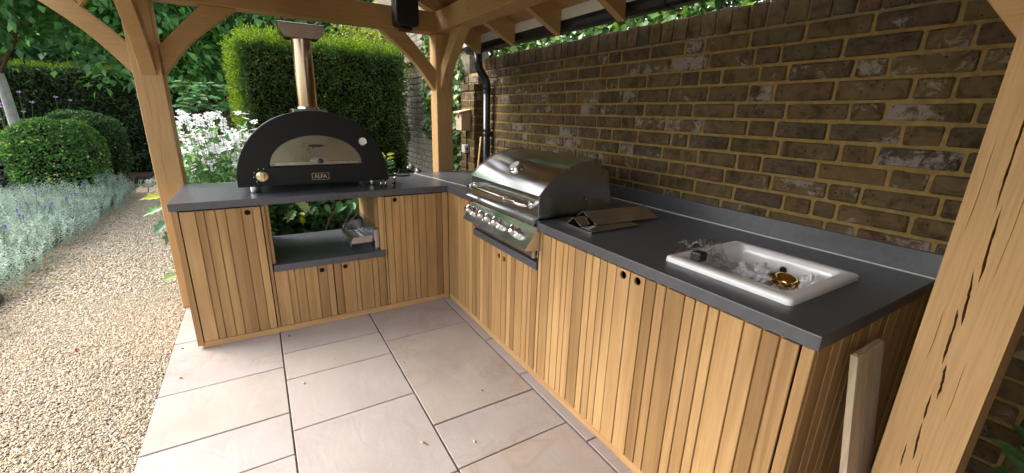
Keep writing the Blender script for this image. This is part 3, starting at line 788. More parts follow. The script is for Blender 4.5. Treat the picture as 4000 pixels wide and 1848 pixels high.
def slatB(y0, y1, z0, z1, parent, hole=None, g=0.0024):
    lo, hi = min(y0, y1), max(y0, y1)
    if hole: return holed(lo + g, hi - g, z0, z1, hole[0], hole[1], 0.0165, 'yz', 0.0, SD, parent)
    return box('slat', (0.0, lo + g, z0), (SD, hi - g, z1), M['slat'], parent, 0.0018)
ZT, ZB = 0.871, 0.044
def part(name, loc, parent): return link(name, None, loc, parent)
# --- arm with the oven
box('plinth', (-1.640, 0.004, 0.0), (-0.002, 0.022, 0.0405), M['slat_x'], ka, 0.001)
box('end_panel', (-1.6635, -0.001, 0.022), (-1.632, 0.70, ZT + .003), M['slat'], ka, 0.0015)
d1 = part('door', (-1.43, 0, ZB), ka)
xs = [-1.629, -1.552, -1.511, -1.457, -1.408, -1.329, -1.273, -1.228]
for a, b in zip(xs, xs[1:]): slatA(a, b, ZB, ZT - 0.004, d1, (-1.298, 0.836) if abs(a + 1.329) < .01 else None)
grooves(xs[1:-1], 'xz', ZB, ZT - .004, d1)
slatA(-1.226, -1.207, ZB, ZT, ka, None, 0.0012)
d2 = part('door', (-1.03, 0, ZB), ka)
xs = [-1.207, -1.127, -1.088, -1.030, -0.951, -0.893, -0.851]
for a, b in zip(xs, xs[1:]): slatA(a, b, ZB, 0.4335, d2, (-0.923, 0.398) if abs(a + .951) < .01 else None)
grooves(xs[1:-1], 'xz', ZB, .433, d2)
d3 = part('door', (-0.67, 0, ZB), ka)
xs = [-0.849, -0.799, -0.712, -0.681, -0.591, -0.550, -0.495]
for a, b in zip(xs, xs[1:]): slatA(a, b, ZB, 0.4335, d3, (-0.773, 0.399) if abs(a + .799) < .01 else None)
grooves(xs[1:-1], 'xz', ZB, .433, d3)
slatA(-0.493, -0.478, ZB, ZT, ka, None, 0.0012)
d4 = part('door', (-0.26, 0, ZB), ka)
xs = [-0.477, -0.428, -0.375, -0.336, -0.276, -0.237, -0.180, -0.096, -0.048]
for a, b in zip(xs, xs[1:]): slatA(a, b, ZB, ZT - 0.004, d4, (-0.403, 0.842) if abs(a + .428) < .01 else None)
grooves(xs[1:-1], 'xz', ZB, ZT - .004, d4)
slatA(-0.047, -0.0005, ZB, ZT, ka, None, 0.0012)
# stile beside the niche and its slatted right cheek
box('stile', (-0.520, 0.0005, 0.481), (-0.4945, ST, ZT), M['slat'], ka, 0.0015)
box('stile', (-1.2255, 0.0185, 0.481), (-1.187, 0.70, ZT), M['slat'], ka, 0.0015)
ys = [0.0187, 0.066, 0.150, 0.238, 0.322, 0.404, 0.49, 0.57, 0.70]
for a, b in zip(ys, ys[1:]): box('cheek_board', (-0.518, a + 0.0008, 0.481), (-0.500, b - 0.0008, ZT), M['slat'], ka, 0.001)
# carcass boxes behind the slats
for lo, hi in (((-1.631, 0.034, 0.02), (-1.226, 0.70, 0.869)), ((-1.2258, 0.034, 0.02), (-0.4995, 0.70, 0.4345)), ((-0.499, 0.034, 0.02), (0.02, 0.70, 0.869))):
    box('carcass', lo, hi, M['carcass'], ka, 0)
# shelf and worktop in grey stone
box('shelf', (-1.186, 0.0195, 0.4365), (-0.5205, 0.718, 0.480), M['worktop'], ka, 0.001)
box('shelf_edge', (-1.201, -0.014, 0.4355), (-0.4925, 0.019, 0.4798), M['worktop'], ka, 0.002, 2)
WA = [(-1.669, -0.010), (-0.0105, -0.010), (0.836, -0.010), (0.836, 0.729), (-1.669, 0.729)]
prism('worktop', WA, 'xy', H - T, H, M['worktop'], ka, (), 0.0025, 2)
# --- arm with the grill
box('plinth', (0.004, -2.505, 0.0), (0.022, 0.003, 0.0405), M['slat_y'], kb, 0.001)
GY0, GY1 = -0.466, -1.226
JB = [-0.0010, -0.058, -0.107, -0.186, -0.226, -0.310, -0.357, -0.431, -0.470]
for a, b in zip(JB, JB[1:]):
    slatB(a, b, ZB, ZT, kb, (-0.384, 0.852) if abs(a + .357) < .01 else None)
grooves(JB[1:-1], 'yz', ZB, ZT, kb)
JG1 = [-0.472, -0.501, -0.544, -0.592, -0.675, -0.717, -0.766, -0.840]
JG2 = [-0.842, -0.904, -0.953, -1.002, -1.085, -1.138, -1.173, -1.226]
for J, hy in ((JG1, -0.805), (JG2, -0.872)):
    dd = part('door', (0, (J[0] + J[-1]) / 2, ZB), kb)
    for a, b in zip(J, J[1:]): slatB(a, b, ZB, 0.6555, dd, (hy, 0.608) if b <= hy <= a else None)
    grooves(J[1:-1], 'yz', ZB, .655, dd)
slatB(-1.2275, -1.258, ZB, ZT, kb)
JR1 = [-1.2595, -1.334, -1.375, -1.433, -1.472, -1.522, -1.596, -1.641, -1.688, -1.731, -1.786, -1.8605]
JR2 = [-1.8620, -1.937, -1.988, -2.032, -2.111, -2.152, -2.201, -2.240, -2.321, -2.376, -2.426, -2.4785]
for J, hy in ((JR1, -1.824), (JR2, -1.899)):
    dd = part('door', (0, (J[0] + J[-1]) / 2, ZB), kb)
    for a, b in zip(J, J[1:]): slatB(a, b, ZB, ZT - 0.004, dd, (hy, 0.842) if b <= hy <= a else None)
    grooves(J[1:-1], 'yz', ZB, ZT - .004, dd)
slatB(-2.480, -2.5165, ZB - .022, ZT, kb)
xs = [0.0185, 0.10, 0.155, 0.225, 0.27, 0.35, 0.42, 0.48, 0.56, 0.64, 0.70, 0.78, 0.832]
for a, b in zip(xs, xs[1:]): box('end_slat', (a + 0.002, -2.5165, 0.02), (b - 0.002, -2.499, ZT), M['slat'], kb, 0.0018)
for lo, hi in (((0.034, -0.465, 0.02), (0.82, -0.0115, 0.869)), ((0.034, -1.226, 0.02), (0.82, -0.466, 0.652)), ((0.034, -2.480, 0.02), (0.82, -1.2265, 0.70))):
    box('carcass', lo, hi, M['carcass'], kb, 0)
box('grill_ledge', (-0.012, GY1 + 0.001, 0.658), (0.10, GY0 - 0.001, 0.700), M['worktop'], kb, 0.002, 2)
WB = [(-0.010, -0.0115), (-0.010, -0.418), (0.60, -0.418), (0.60, -1.2215), (-0.010, -1.2215), (-0.010, -2.525), (0.836, -2.525), (0.836, -0.0115)]
SINKH = [(0.150, -1.975), (0.535, -1.975), (0.535, -2.355), (0.150, -2.355)]
prism('worktop', WB, 'xy', H - T, H, M['worktop'], kb, [SINKH], 0.0025, 2)
box('upstand', (0.838, -2.525, H - 0.03), (0.8535, 0.728, 1.010), M['worktop'], kb, 0.0015)
box('sealant_bead', (0.8335, -2.52, H + 0.0003), (0.8379, 0.727, H + 0.0035), M['felt'], kb, 0)

# ================================================================== PIZZA OVEN
ov = thing('pizza_oven', (-0.868, 0.40, H), 'black domed pizza oven with steel flue on the grey worktop', 'oven')
OX = -0.868
def dome(hw, zb_, zc, zt_, n=28):
    pts = [(OX - hw, zb_)]
    for k in range(n + 1):
        a = math.pi - math.pi * k / n
        pts.append((OX + hw * math.cos(a), zc + (zt_ - zc) * abs(math.sin(a)) ** 0.98))
    pts.append((OX + hw, zb_))
    return pts
door_o = [(OX + 0.289 * math.cos(math.pi * k / 24) + 0.008, 1.085 + 0.199 * math.sin(math.pi * k / 24)) for k in range(25)]
prism('front_panel', dome(0.464, 0.966, 0.995, 1.437), 'xz', 0.140, 0.1855, M['oven'], ov, [door_o], 0.0025, 2)
prism('dome', dome(0.452, 0.975, 1.0, 1.425), 'xz', 0.1860, 0.655, M['oven_shell'], ov, (), 0.004, 2)
o = [c for c in ov.children if c.name.startswith('dome')][0]
o.data.polygons.foreach_set('use_smooth', [True] * len(o.data.polygons)); o.data.set_sharp_from_angle(angle=R(30))
dr = [(OX + 0.008 + 0.284 * math.cos(math.pi * k / 24), 1.088 + 0.193 * math.sin(math.pi * k / 24)) for k in range(25)]
slot = [(OX + 0.006 + 0.050 * math.cos(2 * math.pi * k / 20), 1.213 + 0.009 * math.sin(2 * math.pi * k / 20)) for k in range(20)]
# thin black plate on the door stands for the shade inside a slot
od = prism('oven_door', dr, 'xz', 0.1680, 0.1720, M['ovendoor'], ov)
prism('slot_shade_plate', slot, 'xz', 0.1672, 0.1679, M['black'], od)
arcm = [(-0.252, 1.0905), (0.270, 1.0905), (0.262, 1.112)] + [(0.085, 1.113)] + [(0.020 + 0.055 * math.cos(math.pi * k / 10), 1.1135 + 0.030 * math.sin(math.pi * k / 10)) for k in range(0, 11)] + [(-0.045, 1.113), (-0.244, 1.112)]
prism('lower_rail', [(OX + a, b) for a, b in arcm], 'xz', 0.1620, 0.1678, M['steel'], od, (), 0.0008)
lathe('door_knob', [(0, 0.0), (0.008, 0.0), (0.008, 0.018), (0.015, 0.020), (0.017, 0.030), (0.012, 0.038), (0, 0.040)], (OX + 0.022, 0.1620, 1.116), M['blackm'], od, (0, -1, 0), 16)
for x, y in ((-1.243, 0.20), (-0.500, 0.222), (-1.243, 0.56), (-0.500, 0.56)):
    lathe('foot', [(0, 0), (0.024, 0), (0.026, 0.004), (0.028, 0.030), (0.028, 0.058), (0, 0.058)], (x, y, H), M['chrome'], ov, (0, 0, 1), 20)
    lathe('foot_pad', [(0.0245, 0.0005), (0.0275, 0.0005), (0.0275, 0.006), (0.0262, 0.006)], (x, y, H), M['black'], ov, (0, 0, 1), 20)
kn = lathe('control_knob', [(0, 0), (0.034, 0), (0.0345, 0.004), (0.0335, 0.012), (0.030, 0.014), (0, 0.014)], (-1.1945, 0.1395, 1.031), M['gold'], ov, (0, -1, 0), 28)
bm = bmesh.new(); add_box(bm, (-1.2045, 0.100, 1.001), (-1.1845, 0.126, 1.061)); sharp_bevel(bm, 0.003, 2)
gr_ = bm_obj('grip', bm, M['gold'], kn)
for ang in (75, 110, 150, 185, 225):
    cx, cz = -1.1945 + 0.047 * math.cos(R(ang)), 1.031 + 0.047 * math.sin(R(ang))
    prism('flame_mark', [(cx - 0.0025, cz), (cx, cz - 0.004), (cx + 0.0025, cz), (cx + .0005, cz + 0.006)], 'xz', 0.1384, 0.1392, M['whiteprint'], ov)
bz = lathe('thermometer', [(0, 0), (0.0285, 0), (0.029, 0.005), (0.027, 0.010), (0.0245, 0.009), (0.0245, 0.005), (0, 0.005)], (-0.570, 0.1395, 1.241), M['chrome'], ov, (0, -1, 0), 28)
lathe('dial', [(0, 0.0053), (0.0243, 0.0053), (0.0243, 0.0060), (0, 0.0060)], (-0.570, 0.1395, 1.241), M['white'], bz, (0, -1, 0), 28)
prism('needle', [(-0.5715, 1.240), (-0.583, 1.229), (-0.5695, 1.2415), (-0.566, 1.246)], 'xz', 0.1318, 0.1329, M['black'], bz)
for k in range(11):
    a = R(-130 + 26 * k + 90); c_, s_ = math.cos(a), math.sin(a)
    px, pz = -0.570 + 0.0195 * c_, 1.241 + 0.0195 * s_
    prism('tick', [(px - .0028 * c_ - .0006 * s_, pz - .0028 * s_ + .0006 * c_), (px - .0028 * c_ + .0006 * s_, pz - .0028 * s_ - .0006 * c_), (px + .0028 * c_ + .0006 * s_, pz + .0028 * s_ - .0006 * c_), (px + .0028 * c_ - .0006 * s_, pz + .0028 * s_ + .0006 * c_)], 'xz', 0.1327, 0.1333, M['black'], bz)
bd_ = box('badge', (-0.910, 0.1350, 0.992), (-0.803, 0.1396, 1.038), M['blackm'], ov, 0.001)
for lo, hi in (((-0.910, 0.1335, 0.992), (-0.9065, 0.1349, 1.038)), ((-0.8065, 0.1335, 0.992), (-0.803, 0.1349, 1.038)), ((-0.9063, 0.1335, 0.992), (-0.8067, 0.1349, 0.9945)), ((-0.9063, 0.1335, 1.0355), (-0.8067, 0.1349, 1.038))):
    box('badge_rim', lo, hi, M['steel'], bd_, 0)
text('lettering', 'ALFA', 0.033, (-0.8565, 0.1340, 1.015), (1, 0, 0), (0, 0, 1), M['gold'], bd_, 0.0008)
# flue
prism('flue_plate', [(-0.972, 0.22), (-0.762, 0.22), (-0.762, 0.42), (-0.972, 0.42)], 'xy', 1.424, 1.447, M['steel_v'], ov, (), 0.003)
lathe('flue_collar', [(0.0605, 0.0), (0.070, 0.0), (0.068, 0.012), (0.0605, 0.014)], (-0.868, 0.33, 1.4472), M['chrome'], ov, (0, 0, 1), 32)
lathe('flue_pipe', [(0.0, 0.0), (0.060, 0.0), (0.060, 0.43), (0.0, 0.43)], (-0.868, 0.33, 1.4475), M['steel_warm'], ov, (0, 0, 1), 40)
cowl = [(-0.080, 1.879), (0.080, 1.879)] + [(0.080 + 0.050 * math.sin(R(90 * k / 8)), 1.879 + 0.072 * (1 - math.cos(R(90 * k / 8)))) for k in range(1, 9)] + [(0.131, 1.961), (-0.131, 1.961)] + [(-0.080 - 0.050 * math.sin(R(90 * k / 8)), 1.879 + 0.072 * (1 - math.cos(R(90 * k / 8)))) for k in range(8, 0, -1)]
cw = prism('flue_cowl', [(-0.866 + a, b) for a, b in cowl], 'xz', 0.255, 0.405, M['cowl'], ov, (), 0.0015)
box('cowl_lid', (-1.000, 0.250, 1.9615), (-0.732, 0.410, 1.9665), M['steel'], cw, 0.001)

# ================================================================== GRILL
gr = thing('gas_grill', (0.25, -0.82, 0.70), 'stainless steel built in gas grill with chrome handle and knobs', 'grill')
HP = [(0.0, 0.936), (0.0, 1.053), (0.031, 1.087), (0.076, 1.126), (0.141, 1.169), (0.210, 1.197), (0.281, 1.2145), (0.386, 1.2275), (0.392, 1.2275), (0.392, 0.936)]
HPs = arc_pts(HP[1:8])
HPs = [(0.0, 0.936)] + HPs + [(0.398, 1.226), (0.398, 0.936)]
hood = prism('hood', HPs, 'xz', -1.207, -0.423, M['steel'], gr, (), 0.0)
hood.data.polygons.foreach_set('use_smooth', [True] * len(hood.data.polygons)); hood.data.set_sharp_from_angle(angle=R(25))
HO = [(a - 0.002 if a < .3 else a + 0.004, b + (0.003 if b > 1.0 else 0)) for a, b in HPs]
SIDEH = [(0.30 + 0.010 * math.cos(2 * math.pi * k / 12), 1.02 + 0.010 * math.sin(2 * math.pi * k / 12)) for k in range(12)]
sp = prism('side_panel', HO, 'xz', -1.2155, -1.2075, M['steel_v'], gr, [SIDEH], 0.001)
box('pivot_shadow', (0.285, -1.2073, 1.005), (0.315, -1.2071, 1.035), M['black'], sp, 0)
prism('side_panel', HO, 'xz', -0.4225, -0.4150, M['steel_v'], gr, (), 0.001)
for x, z in ((0.365, 1.045), (0.455, 1.06), (0.47, 0.985), (0.006, 0.95)):
    yy = -1.2157 if x < .4 else -1.2005
    lathe('screw', [(0.0045, 0), (0.004, 0.002), (0, 0.0025)], (x, yy, z), M['chrome'], gr, (0, -1, 0), 10)
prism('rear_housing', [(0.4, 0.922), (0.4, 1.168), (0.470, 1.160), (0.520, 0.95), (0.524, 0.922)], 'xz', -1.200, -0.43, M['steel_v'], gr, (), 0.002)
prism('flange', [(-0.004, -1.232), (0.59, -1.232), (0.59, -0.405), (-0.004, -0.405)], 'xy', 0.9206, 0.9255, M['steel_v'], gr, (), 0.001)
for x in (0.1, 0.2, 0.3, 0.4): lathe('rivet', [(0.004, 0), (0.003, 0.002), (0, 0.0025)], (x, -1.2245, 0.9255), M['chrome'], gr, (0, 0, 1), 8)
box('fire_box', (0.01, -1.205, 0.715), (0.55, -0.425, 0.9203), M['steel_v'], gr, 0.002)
# lip over the panel
prism('drip_rail', [(-0.002, 0.934), (-0.020, 0.932), (-0.034, 0.922), (-0.036, 0.906), (-0.030, 0.904), (-0.024, 0.914), (-0.002, 0.916)], 'xz', -1.214, -0.402, M['steel'], gr, (), 0.001)
PA, PB = Vector((-0.022, 0, 0.897)), Vector((-0.098, 0, 0.787))
pp = [(PA.x, PA.z), (PB.x, PB.z), (PB.x + 0.003, PB.z - 0.002), (-0.020, 0.772), (-0.018, 0.774), (-0.090, 0.787), (PA.x + 0.004, PA.z)]
cp = prism('control_panel', [(PA.x, PA.z), (PB.x, PB.z), (PB.x + 0.006, PB.z - 0.006), (0.004, 0.772), (0.004, 0.897)], 'xz', -1.246, -0.488, M['steel'], gr, (), 0.0012)
box('drip_tray_front', (-0.018, -1.214, 0.722), (-0.006, -0.482, 0.7715), M['steel_v'], gr, 0.001)
prism('tray_catch', [(-0.030, 0.724), (-0.019, 0.724), (-0.019, 0.765), (-0.030, 0.765)], 'xz', -1.218, -1.205, M['steel'], gr, (), 0.001)
pn = Vector((-(PA.z - PB.z), 0, (PA.x - PB.x))).normalized()
pd_ = (PB - PA).normalized()
for y, t in ((-0.548, .5), (-0.718, .5), (-0.805, .5), (-0.897, .5), (-1.095, .5)):
    c = PA + (PB - PA) * t + Vector((0, y, 0)) + pn * 0.0008
    k_ = lathe('knob', [(0, 0), (0.0325, 0), (0.033, 0.003), (0.031, 0.008), (0.027, 0.010), (0.0265, 0.020), (0.028, 0.026), (0.0265, 0.040), (0.022, 0.048), (0.010, 0.052), (0, 0.052)], c, M['chrome'], gr, pn, 28)
    lathe('pointer', [(0, 0), (0.002, 0), (0.002, 0.001), (0, 0.001)], c + pn * 0.0482 - pd_ * 0.016, M['black'], k_, pn, 8)
    # dots printed below and symbols above
    lathe('printed_dot', [(0, 0), (0.0035, 0), (0.0035, 0.0006), (0, 0.0006)], c + pd_ * 0.052 - pn * 0.0006, M['black'], cp, pn, 10)
    for q in (-1, 0, 1):
        lathe('printed_dot', [(0, 0), (0.0022, 0), (0.0022, 0.0006), (0, 0.0006)], c - pd_ * 0.046 + Vector((0, 0.010 * q, 0)) - pn * 0.0006, M['black'], cp, pn, 8)
c = PA + (PB - PA) * 0.46 + Vector((0, -0.632, 0)) + pn * 0.0006
def onpanel(a, b, h): return c + Vector((0, -1, 0)) * a - pd_ * b + pn * h
bm = bmesh.new()
vv = [bm.verts.new(onpanel(a, b, h)) for h in (0, 0.003) for a, b in ((-.027, -.018), (.027, -.018), (.027, .018), (-.027, .018))]
for f in ((3, 2, 1, 0), (4, 5, 6, 7), (0, 1, 5, 4), (1, 2, 6, 5), (2, 3, 7, 6), (3, 0, 4, 7)): bm.faces.new([vv[i] for i in f])
bmesh.ops.recalc_face_normals(bm, faces=bm.faces)
rb_ = bm_obj('red_badge', bm, M['red'], gr)
text('lettering', 'BULL', 0.021, onpanel(0, 0, 0.0036), (0, -1, 0), -pd_, M['steel'], rb_, 0.0005)
# handle
hpts = [(0.0, -0.462, 0.992), (-0.022, -0.462, 0.993), (-0.043, -0.468, 0.995), (-0.055, -0.486, 0.996), (-0.058, -0.51, 0.996), (-0.058, -0.80, 0.998), (-0.058, -1.07, 0.998), (-0.055, -1.105, 0.998), (-0.043, -1.126, 0.997), (-0.022, -1.133, 0.996), (0.0, -1.134, 0.995)]
tube('handle', hpts, 0.0125, M['chrome'], gr, 16)
for p, ax in (((-0.0005, -0.462, 0.992), (-1, 0, 0)), ((-0.0005, -1.134, 0.995), (-1, 0, 0))):
    lathe('handle_base', [(0.0, 0), (0.021, 0), (0.021, 0.006), (0.016, 0.010), (0.0127, 0.010)], p, M['chrome'], gr, ax, 20)
for y in (-0.53, -0.96):
    lathe('handle_ring', [(0.0127, -0.012), (0.0155, -0.012), (0.0165, -0.006), (0.0165, 0.006), (0.0155, 0.012), (0.0127, 0.012)], (-0.058, y, 0.998), M['chrome'], gr, (0, 1, 0), 20)
# hood thermometer
gc = Vector((0.100, -0.812, 1.146)); gn = Vector((-0.60, 0, 0.80)).normalized()
gc = gc + gn * 0.002
tg = lathe('thermometer', [(0.0, -0.01), (0.040, -0.01), (0.043, 0.0), (0.044, 0.010), (0.040, 0.017), (0.034, 0.018), (0.033, 0.012), (0, 0.012)], gc, M['chrome'], gr, gn, 32)
lathe('dial', [(0, 0.0124), (0.0325, 0.0124), (0.0325, 0.0132), (0, 0.0132)], gc, M['white'], tg, gn, 28)
tube('needle', [gc + gn * 0.0145 + Vector((0, -0.018, 0)), gc + gn * 0.0145 + Vector((0, 0.020, 0.003))], 0.0012, M['black'], tg, 6)

# ================================================================== SINK AND CONTENTS
def rrect(x0, x1, y0, y1, r, n=6):
    pts = []
    for cx, cy, a0 in ((x1 - r, y1 - r, 0), (x0 + r, y1 - r, 90), (x0 + r, y0 + r, 180), (x1 - r, y0 + r, 270)):
        for k in range(n + 1):
            a = R(a0 + 90 * k / n); pts.append((cx + r * math.cos(a), cy + r * math.sin(a)))
    return pts
sk = thing('sink', (0.34, -2.16, H), 'white ceramic inset sink in the grey worktop', 'sink')
def loft(name, loops, mat, parent, capend=True):
    bm = bmesh.new(); rings = [[bm.verts.new((x, y, z)) for x, y in pl] for pl, z in loops]
    n = len(rings[0])
    for a, b in zip(rings, rings[1:]):
        for k in range(n): bm.faces.new((a[k], a[(k + 1) % n], b[(k + 1) % n], b[k]))
    if capend: bm.faces.new(rings[-1])
    bmesh.ops.recalc_face_normals(bm, faces=bm.faces)
    o = bm_obj(name, bm, mat, parent, True); o.data.set_sharp_from_angle(angle=R(50)); return o
X0, X1, Y0, Y1 = 0.108, 0.572, -2.390, -1.925
lp = [(rrect(X0, X1, Y0, Y1, 0.016), H + 0.0006), (rrect(X0, X1, Y0, Y1, 0.016), H + 0.012), (rrect(X0 + .002, X1 - .002, Y0 + .002, Y1 - .002, 0.016), H + 0.019), (rrect(X0 + .009, X1 - .009, Y0 + .009, Y1 - .009, 0.016), H + 0.0225),
      (rrect(X0 + .052, X1 - .040, Y0 + .040, Y1 - .052, 0.020), H + 0.0215), (rrect(X0 + .058, X1 - .046, Y0 + .046, Y1 - .058, 0.022), H + 0.015), (rrect(X0 + .062, X1 - .050, Y0 + .050, Y1 - .062, 0.024), H - 0.01),
      (rrect(X0 + .072, X1 - .058, Y0 + .058, Y1 - .070, 0.030), H - 0.145), (rrect(X0 + .09, X1 - .075, Y0 + .075, Y1 - .09, 0.030), H - 0.165)]
bas = loft('basin', lp, M['ceramic'], sk)
lathe('overflow', [(0.0, 0.0), (0.0130, 0.0), (0.0150, 0.0), (0.0160, 0.0015), (0.0160, -0.004)], (0.5188, -2.165, 0.890), M['grey_box'], sk, (-1, 0, 0), 20)
lathe('overflow_hole', [(0.0, 0.0010), (0.0128, 0.0010), (0.0128, 0.0)], (0.5178, -2.165, 0.890), M['black'], sk, (-1, 0, 0), 20)

def crumple(name, c, size, mat, parent=None, seed=0, n=26, amp=0.5, freq=9.0, flat=0.0):
    bm = bmesh.new(); bmesh.ops.create_icosphere(bm, subdivisions=4, radius=1.0)
    for v in bm.verts:
        p = v.co.copy()
        d = noise.noise(p * freq * 0.25 + Vector((seed * 7.1, 0, 0))) * amp + abs(noise.noise(p * freq * 0.6 + Vector((0, seed * 3.3, 0)))) * amp * 0.7 - abs(noise.noise(p * freq * 1.2 + Vector((seed, seed, 3)))) * amp * 0.35
        q = p * (1 + d)
        v.co = Vector((q.x * size[0], q.y * size[1], max(q.z, -flat if flat else -9) * size[2])) + Vector(c)
    return bm_obj(name, bm, mat, parent, False)
tw = tag(crumple('tissue_paper', (0.385, -2.130, 0.862), (0.085, 0.062, 0.055), M['paper'], None, 1), 'crumpled white tissue heap left of the brass strainer in sink', 'paper')
tag(crumple('tissue_paper', (0.465, -2.285, 0.858), (0.052, 0.038, 0.055), M['paper'], None, 4), 'crumpled white tissue heap at the right end of sink', 'paper')
tag(crumple('tissue_paper', (0.36, -2.240, 0.825), (0.090, 0.070, 0.042), M['paper'], None, 9), 'crumpled white tissue under the brass strainer near sink front', 'paper')
bs = lathe('strainer', [(0.0, -0.020), (0.018, -0.020), (0.024, -0.012), (0.028, -0.004), (0.036, 0.0), (0.040, 0.006), (0.050, 0.009), (0.0525, 0.012), (0.051, 0.015), (0.040, 0.0125), (0.034, 0.006), (0.026, 0.002), (0.020, -0.008), (0.0, -0.010)], (0.408, -2.222, 0.876), M['brass'], None, (-0.22, -0.16, 1.0), 40)
tag(bs, 'polished brass strainer basket lying on tissue in the sink', 'strainer')
pb = thing('plastic_bag', (0.17, -2.03, H), 'crumpled clear plastic bag over the left corner of sink', 'bag')
def bag(name, c, size, seed, parent):
    N = 26; V = []; F = []
    for i in range(N):
        for j in range(N):
            u, v = i / (N - 1) - .5, j / (N - 1) - .5
            h = 0.75 * (1 - (u * u + v * v) * 2.4) + 0.75 * noise.noise(Vector((u * 3.5 + seed, v * 3.5, 1.3))) + 0.16 * abs(noise.noise(Vector((u * 9, v * 9 + seed, 0))))
            V.append((c[0] + size[0] * (u + 0.18 * noise.noise(Vector((v * 6, u * 6, seed)))), c[1] + size[1] * (v + 0.18 * noise.noise(Vector((u * 6 + 9, v * 6, seed)))), c[2] + size[2] * h))
    for i in range(N - 1):
        for j in range(N - 1): F.append((i * N + j, (i + 1) * N + j, (i + 1) * N + j + 1, i * N + j + 1))
    return finish(name, np_mesh(name, V, F), M['film'], parent, True)
bag('film', (0.165, -2.035, 0.958), (0.17, 0.13, 0.075), 2.0, pb)
bag('film', (0.245, -2.05, 0.900), (0.13, 0.11, 0.06), 5.0, pb)
bg_ = bmesh.new(); add_box(bg_, (0.145, -2.050, 0.9435), (0.190, -2.005, 0.978)); sharp_bevel(bg_, 0.007, 2)
tag(bm_obj('rubber_bung', bg_, M['black']), 'black rubber part inside the clear plastic bag on sink', 'rubber part')

# ================================================================== THINGS ON THE WORKTOPS
# folded steel burner covers beside the grill
def sheet_fold(name, prof, x0, x1, mat, parent=None, th=0.0014, skew=0.0):
    """prof in y-z, open strip given thickness, along x"""
    P_ = [Vector((0, a, b)) for a, b in prof]; bm = bmesh.new(); top, bot = [], []
    for i, p in enumerate(P_):
        t = (P_[min(i + 1, len(P_) - 1)] - P_[max(i - 1, 0)]).normalized(); nrm = Vector((0, -t.z, t.y))
        top.append(p + nrm * th); bot.append(p - nrm * th)
    pl = top + list(reversed(bot))
    add_prism(bm, [(p.y, p.z) for p in pl], 'yz', x0, x1)
    bd = [e for e in bm.edges if e.is_boundary]
    if bd: bmesh.ops.triangle_fill(bm, use_beauty=True, edges=bd)
    if skew:
        for v in bm.verts: v.co.y += (v.co.x - x0) * skew
    bmesh.ops.recalc_face_normals(bm, faces=bm.faces)
    return bm_obj(name, bm, mat, parent)
z0 = H + 0.003
tag(sheet_fold('steel_cover', [(-1.262, z0 + .004), (-1.40, z0), (-1.505, z0 - .0006), (-1.512, z0 + .004), (-1.505, z0 + .009), (-1.43, z0 + .0105)], 0.10, 0.41, M['steel_plain']), 'flat hemmed steel sheet at the bottom of the folded covers', 'steel cover')
tag(sheet_fold('steel_cover', [(-1.322, z0 + .004), (-1.362, z0 + .041), (-1.372, z0 + .041), (-1.425, z0 + .013)], 0.103, 0.36, M['steel_plain'], skew=0.12), 'small tent shaped steel cover at front of the folded pieces', 'steel cover')
tag(sheet_fold('steel_cover', [(-1.275, z0 + .012), (-1.335, z0 + .060), (-1.345, z0 + .060), (-1.385, z0 + .040), (-1.392, z0 + .039), (-1.445, z0 + .014)], 0.185, 0.60, M['steel_plain'], skew=-0.06), 'long tent shaped steel cover on top of the folded pieces', 'steel cover')
# thin metal strip lying across the corner of the worktops
bm = bmesh.new()
a, b = Vector((-0.028, 0.693, H + 0.0006)), Vector((0.118, -0.135, H + 0.0006))
t = (b - a).normalized(); s = Vector((-t.y, t.x, 0)) * 0.0055
vv = [bm.verts.new(p + q + Vector((0, 0, h))) for h in (0, 0.004) for p, q in ((a, -s), (b, -s), (b, s), (a, s))]
for f in ((3, 2, 1, 0), (4, 5, 6, 7), (0, 1, 5, 4), (1, 2, 6, 5), (2, 3, 7, 6), (3, 0, 4, 7)): bm.faces.new([vv[i] for i in f])
bmesh.ops.recalc_face_normals(bm, faces=bm.faces)
tag(bm_obj('metal_strip', bm, plain('aluminium_strip', (0.62, 0.64, 0.68), 0.35, 0.6)), 'thin pale metal strip lying across the worktop corner', 'metal strip')
# tools at the right of the oven
br = thing('grill_brush', (-0.36, 0.15, H), 'black handled oven brush with steel shaft beside the pizza oven', 'brush')
tube('handle', [(-0.405, 0.02, H + 0.022), (-0.375, 0.10, H + 0.030), (-0.355, 0.16, H + 0.038)], [0.013, 0.012, 0.011], M['black'], br, 12)
tube('shaft', [(-0.357, 0.155, H + 0.037), (-0.322, 0.255, H + 0.058)], 0.0105, M['chrome'], br, 12)
tube('tip', [(-0.3225, 0.254, H + 0.058), (-0.312, 0.285, H + 0.065)], 0.013, M['chrome'], br, 12)
lathe('end_cap', [(0, -0.016), (0.012, -0.012), (0.016, 0.0), (0.013, 0.010), (0, 0.013)], (-0.408, 0.012, H + 0.018), M['black'], br, (0, 0, 1), 14)
for n_, (x, y) in enumerate(((-0.468, 0.105), (-0.438, 0.095))):
    kt = thing('oven_tool', (x, y, H), ('black knobbed oven tool leaning at the oven foot' if n_ == 0 else 'black knobbed oven tool nearest to the brush handle'), 'tool', 'pair of knobbed tools beside the oven')
    lathe('knob_end', [(0, 0), (0.010, 0.002), (0.013, 0.011), (0.009, 0.020), (0, 0.022)], (x, y, H + 0.0005), M['black'], kt, (0, 0, 1), 14)
    tube('neck', [(x, y, H + 0.018), (x + 0.004, y + 0.012, H + 0.045)], [0.006, 0.007], M['chrome'], kt, 10)
    lathe('upper_knob', [(0, 0), (0.009, 0.002), (0.011, 0.009), (0, 0.018)], (x + 0.004, y + 0.013, H + 0.044), M['black'], kt, (0, 0.2, 1), 14)
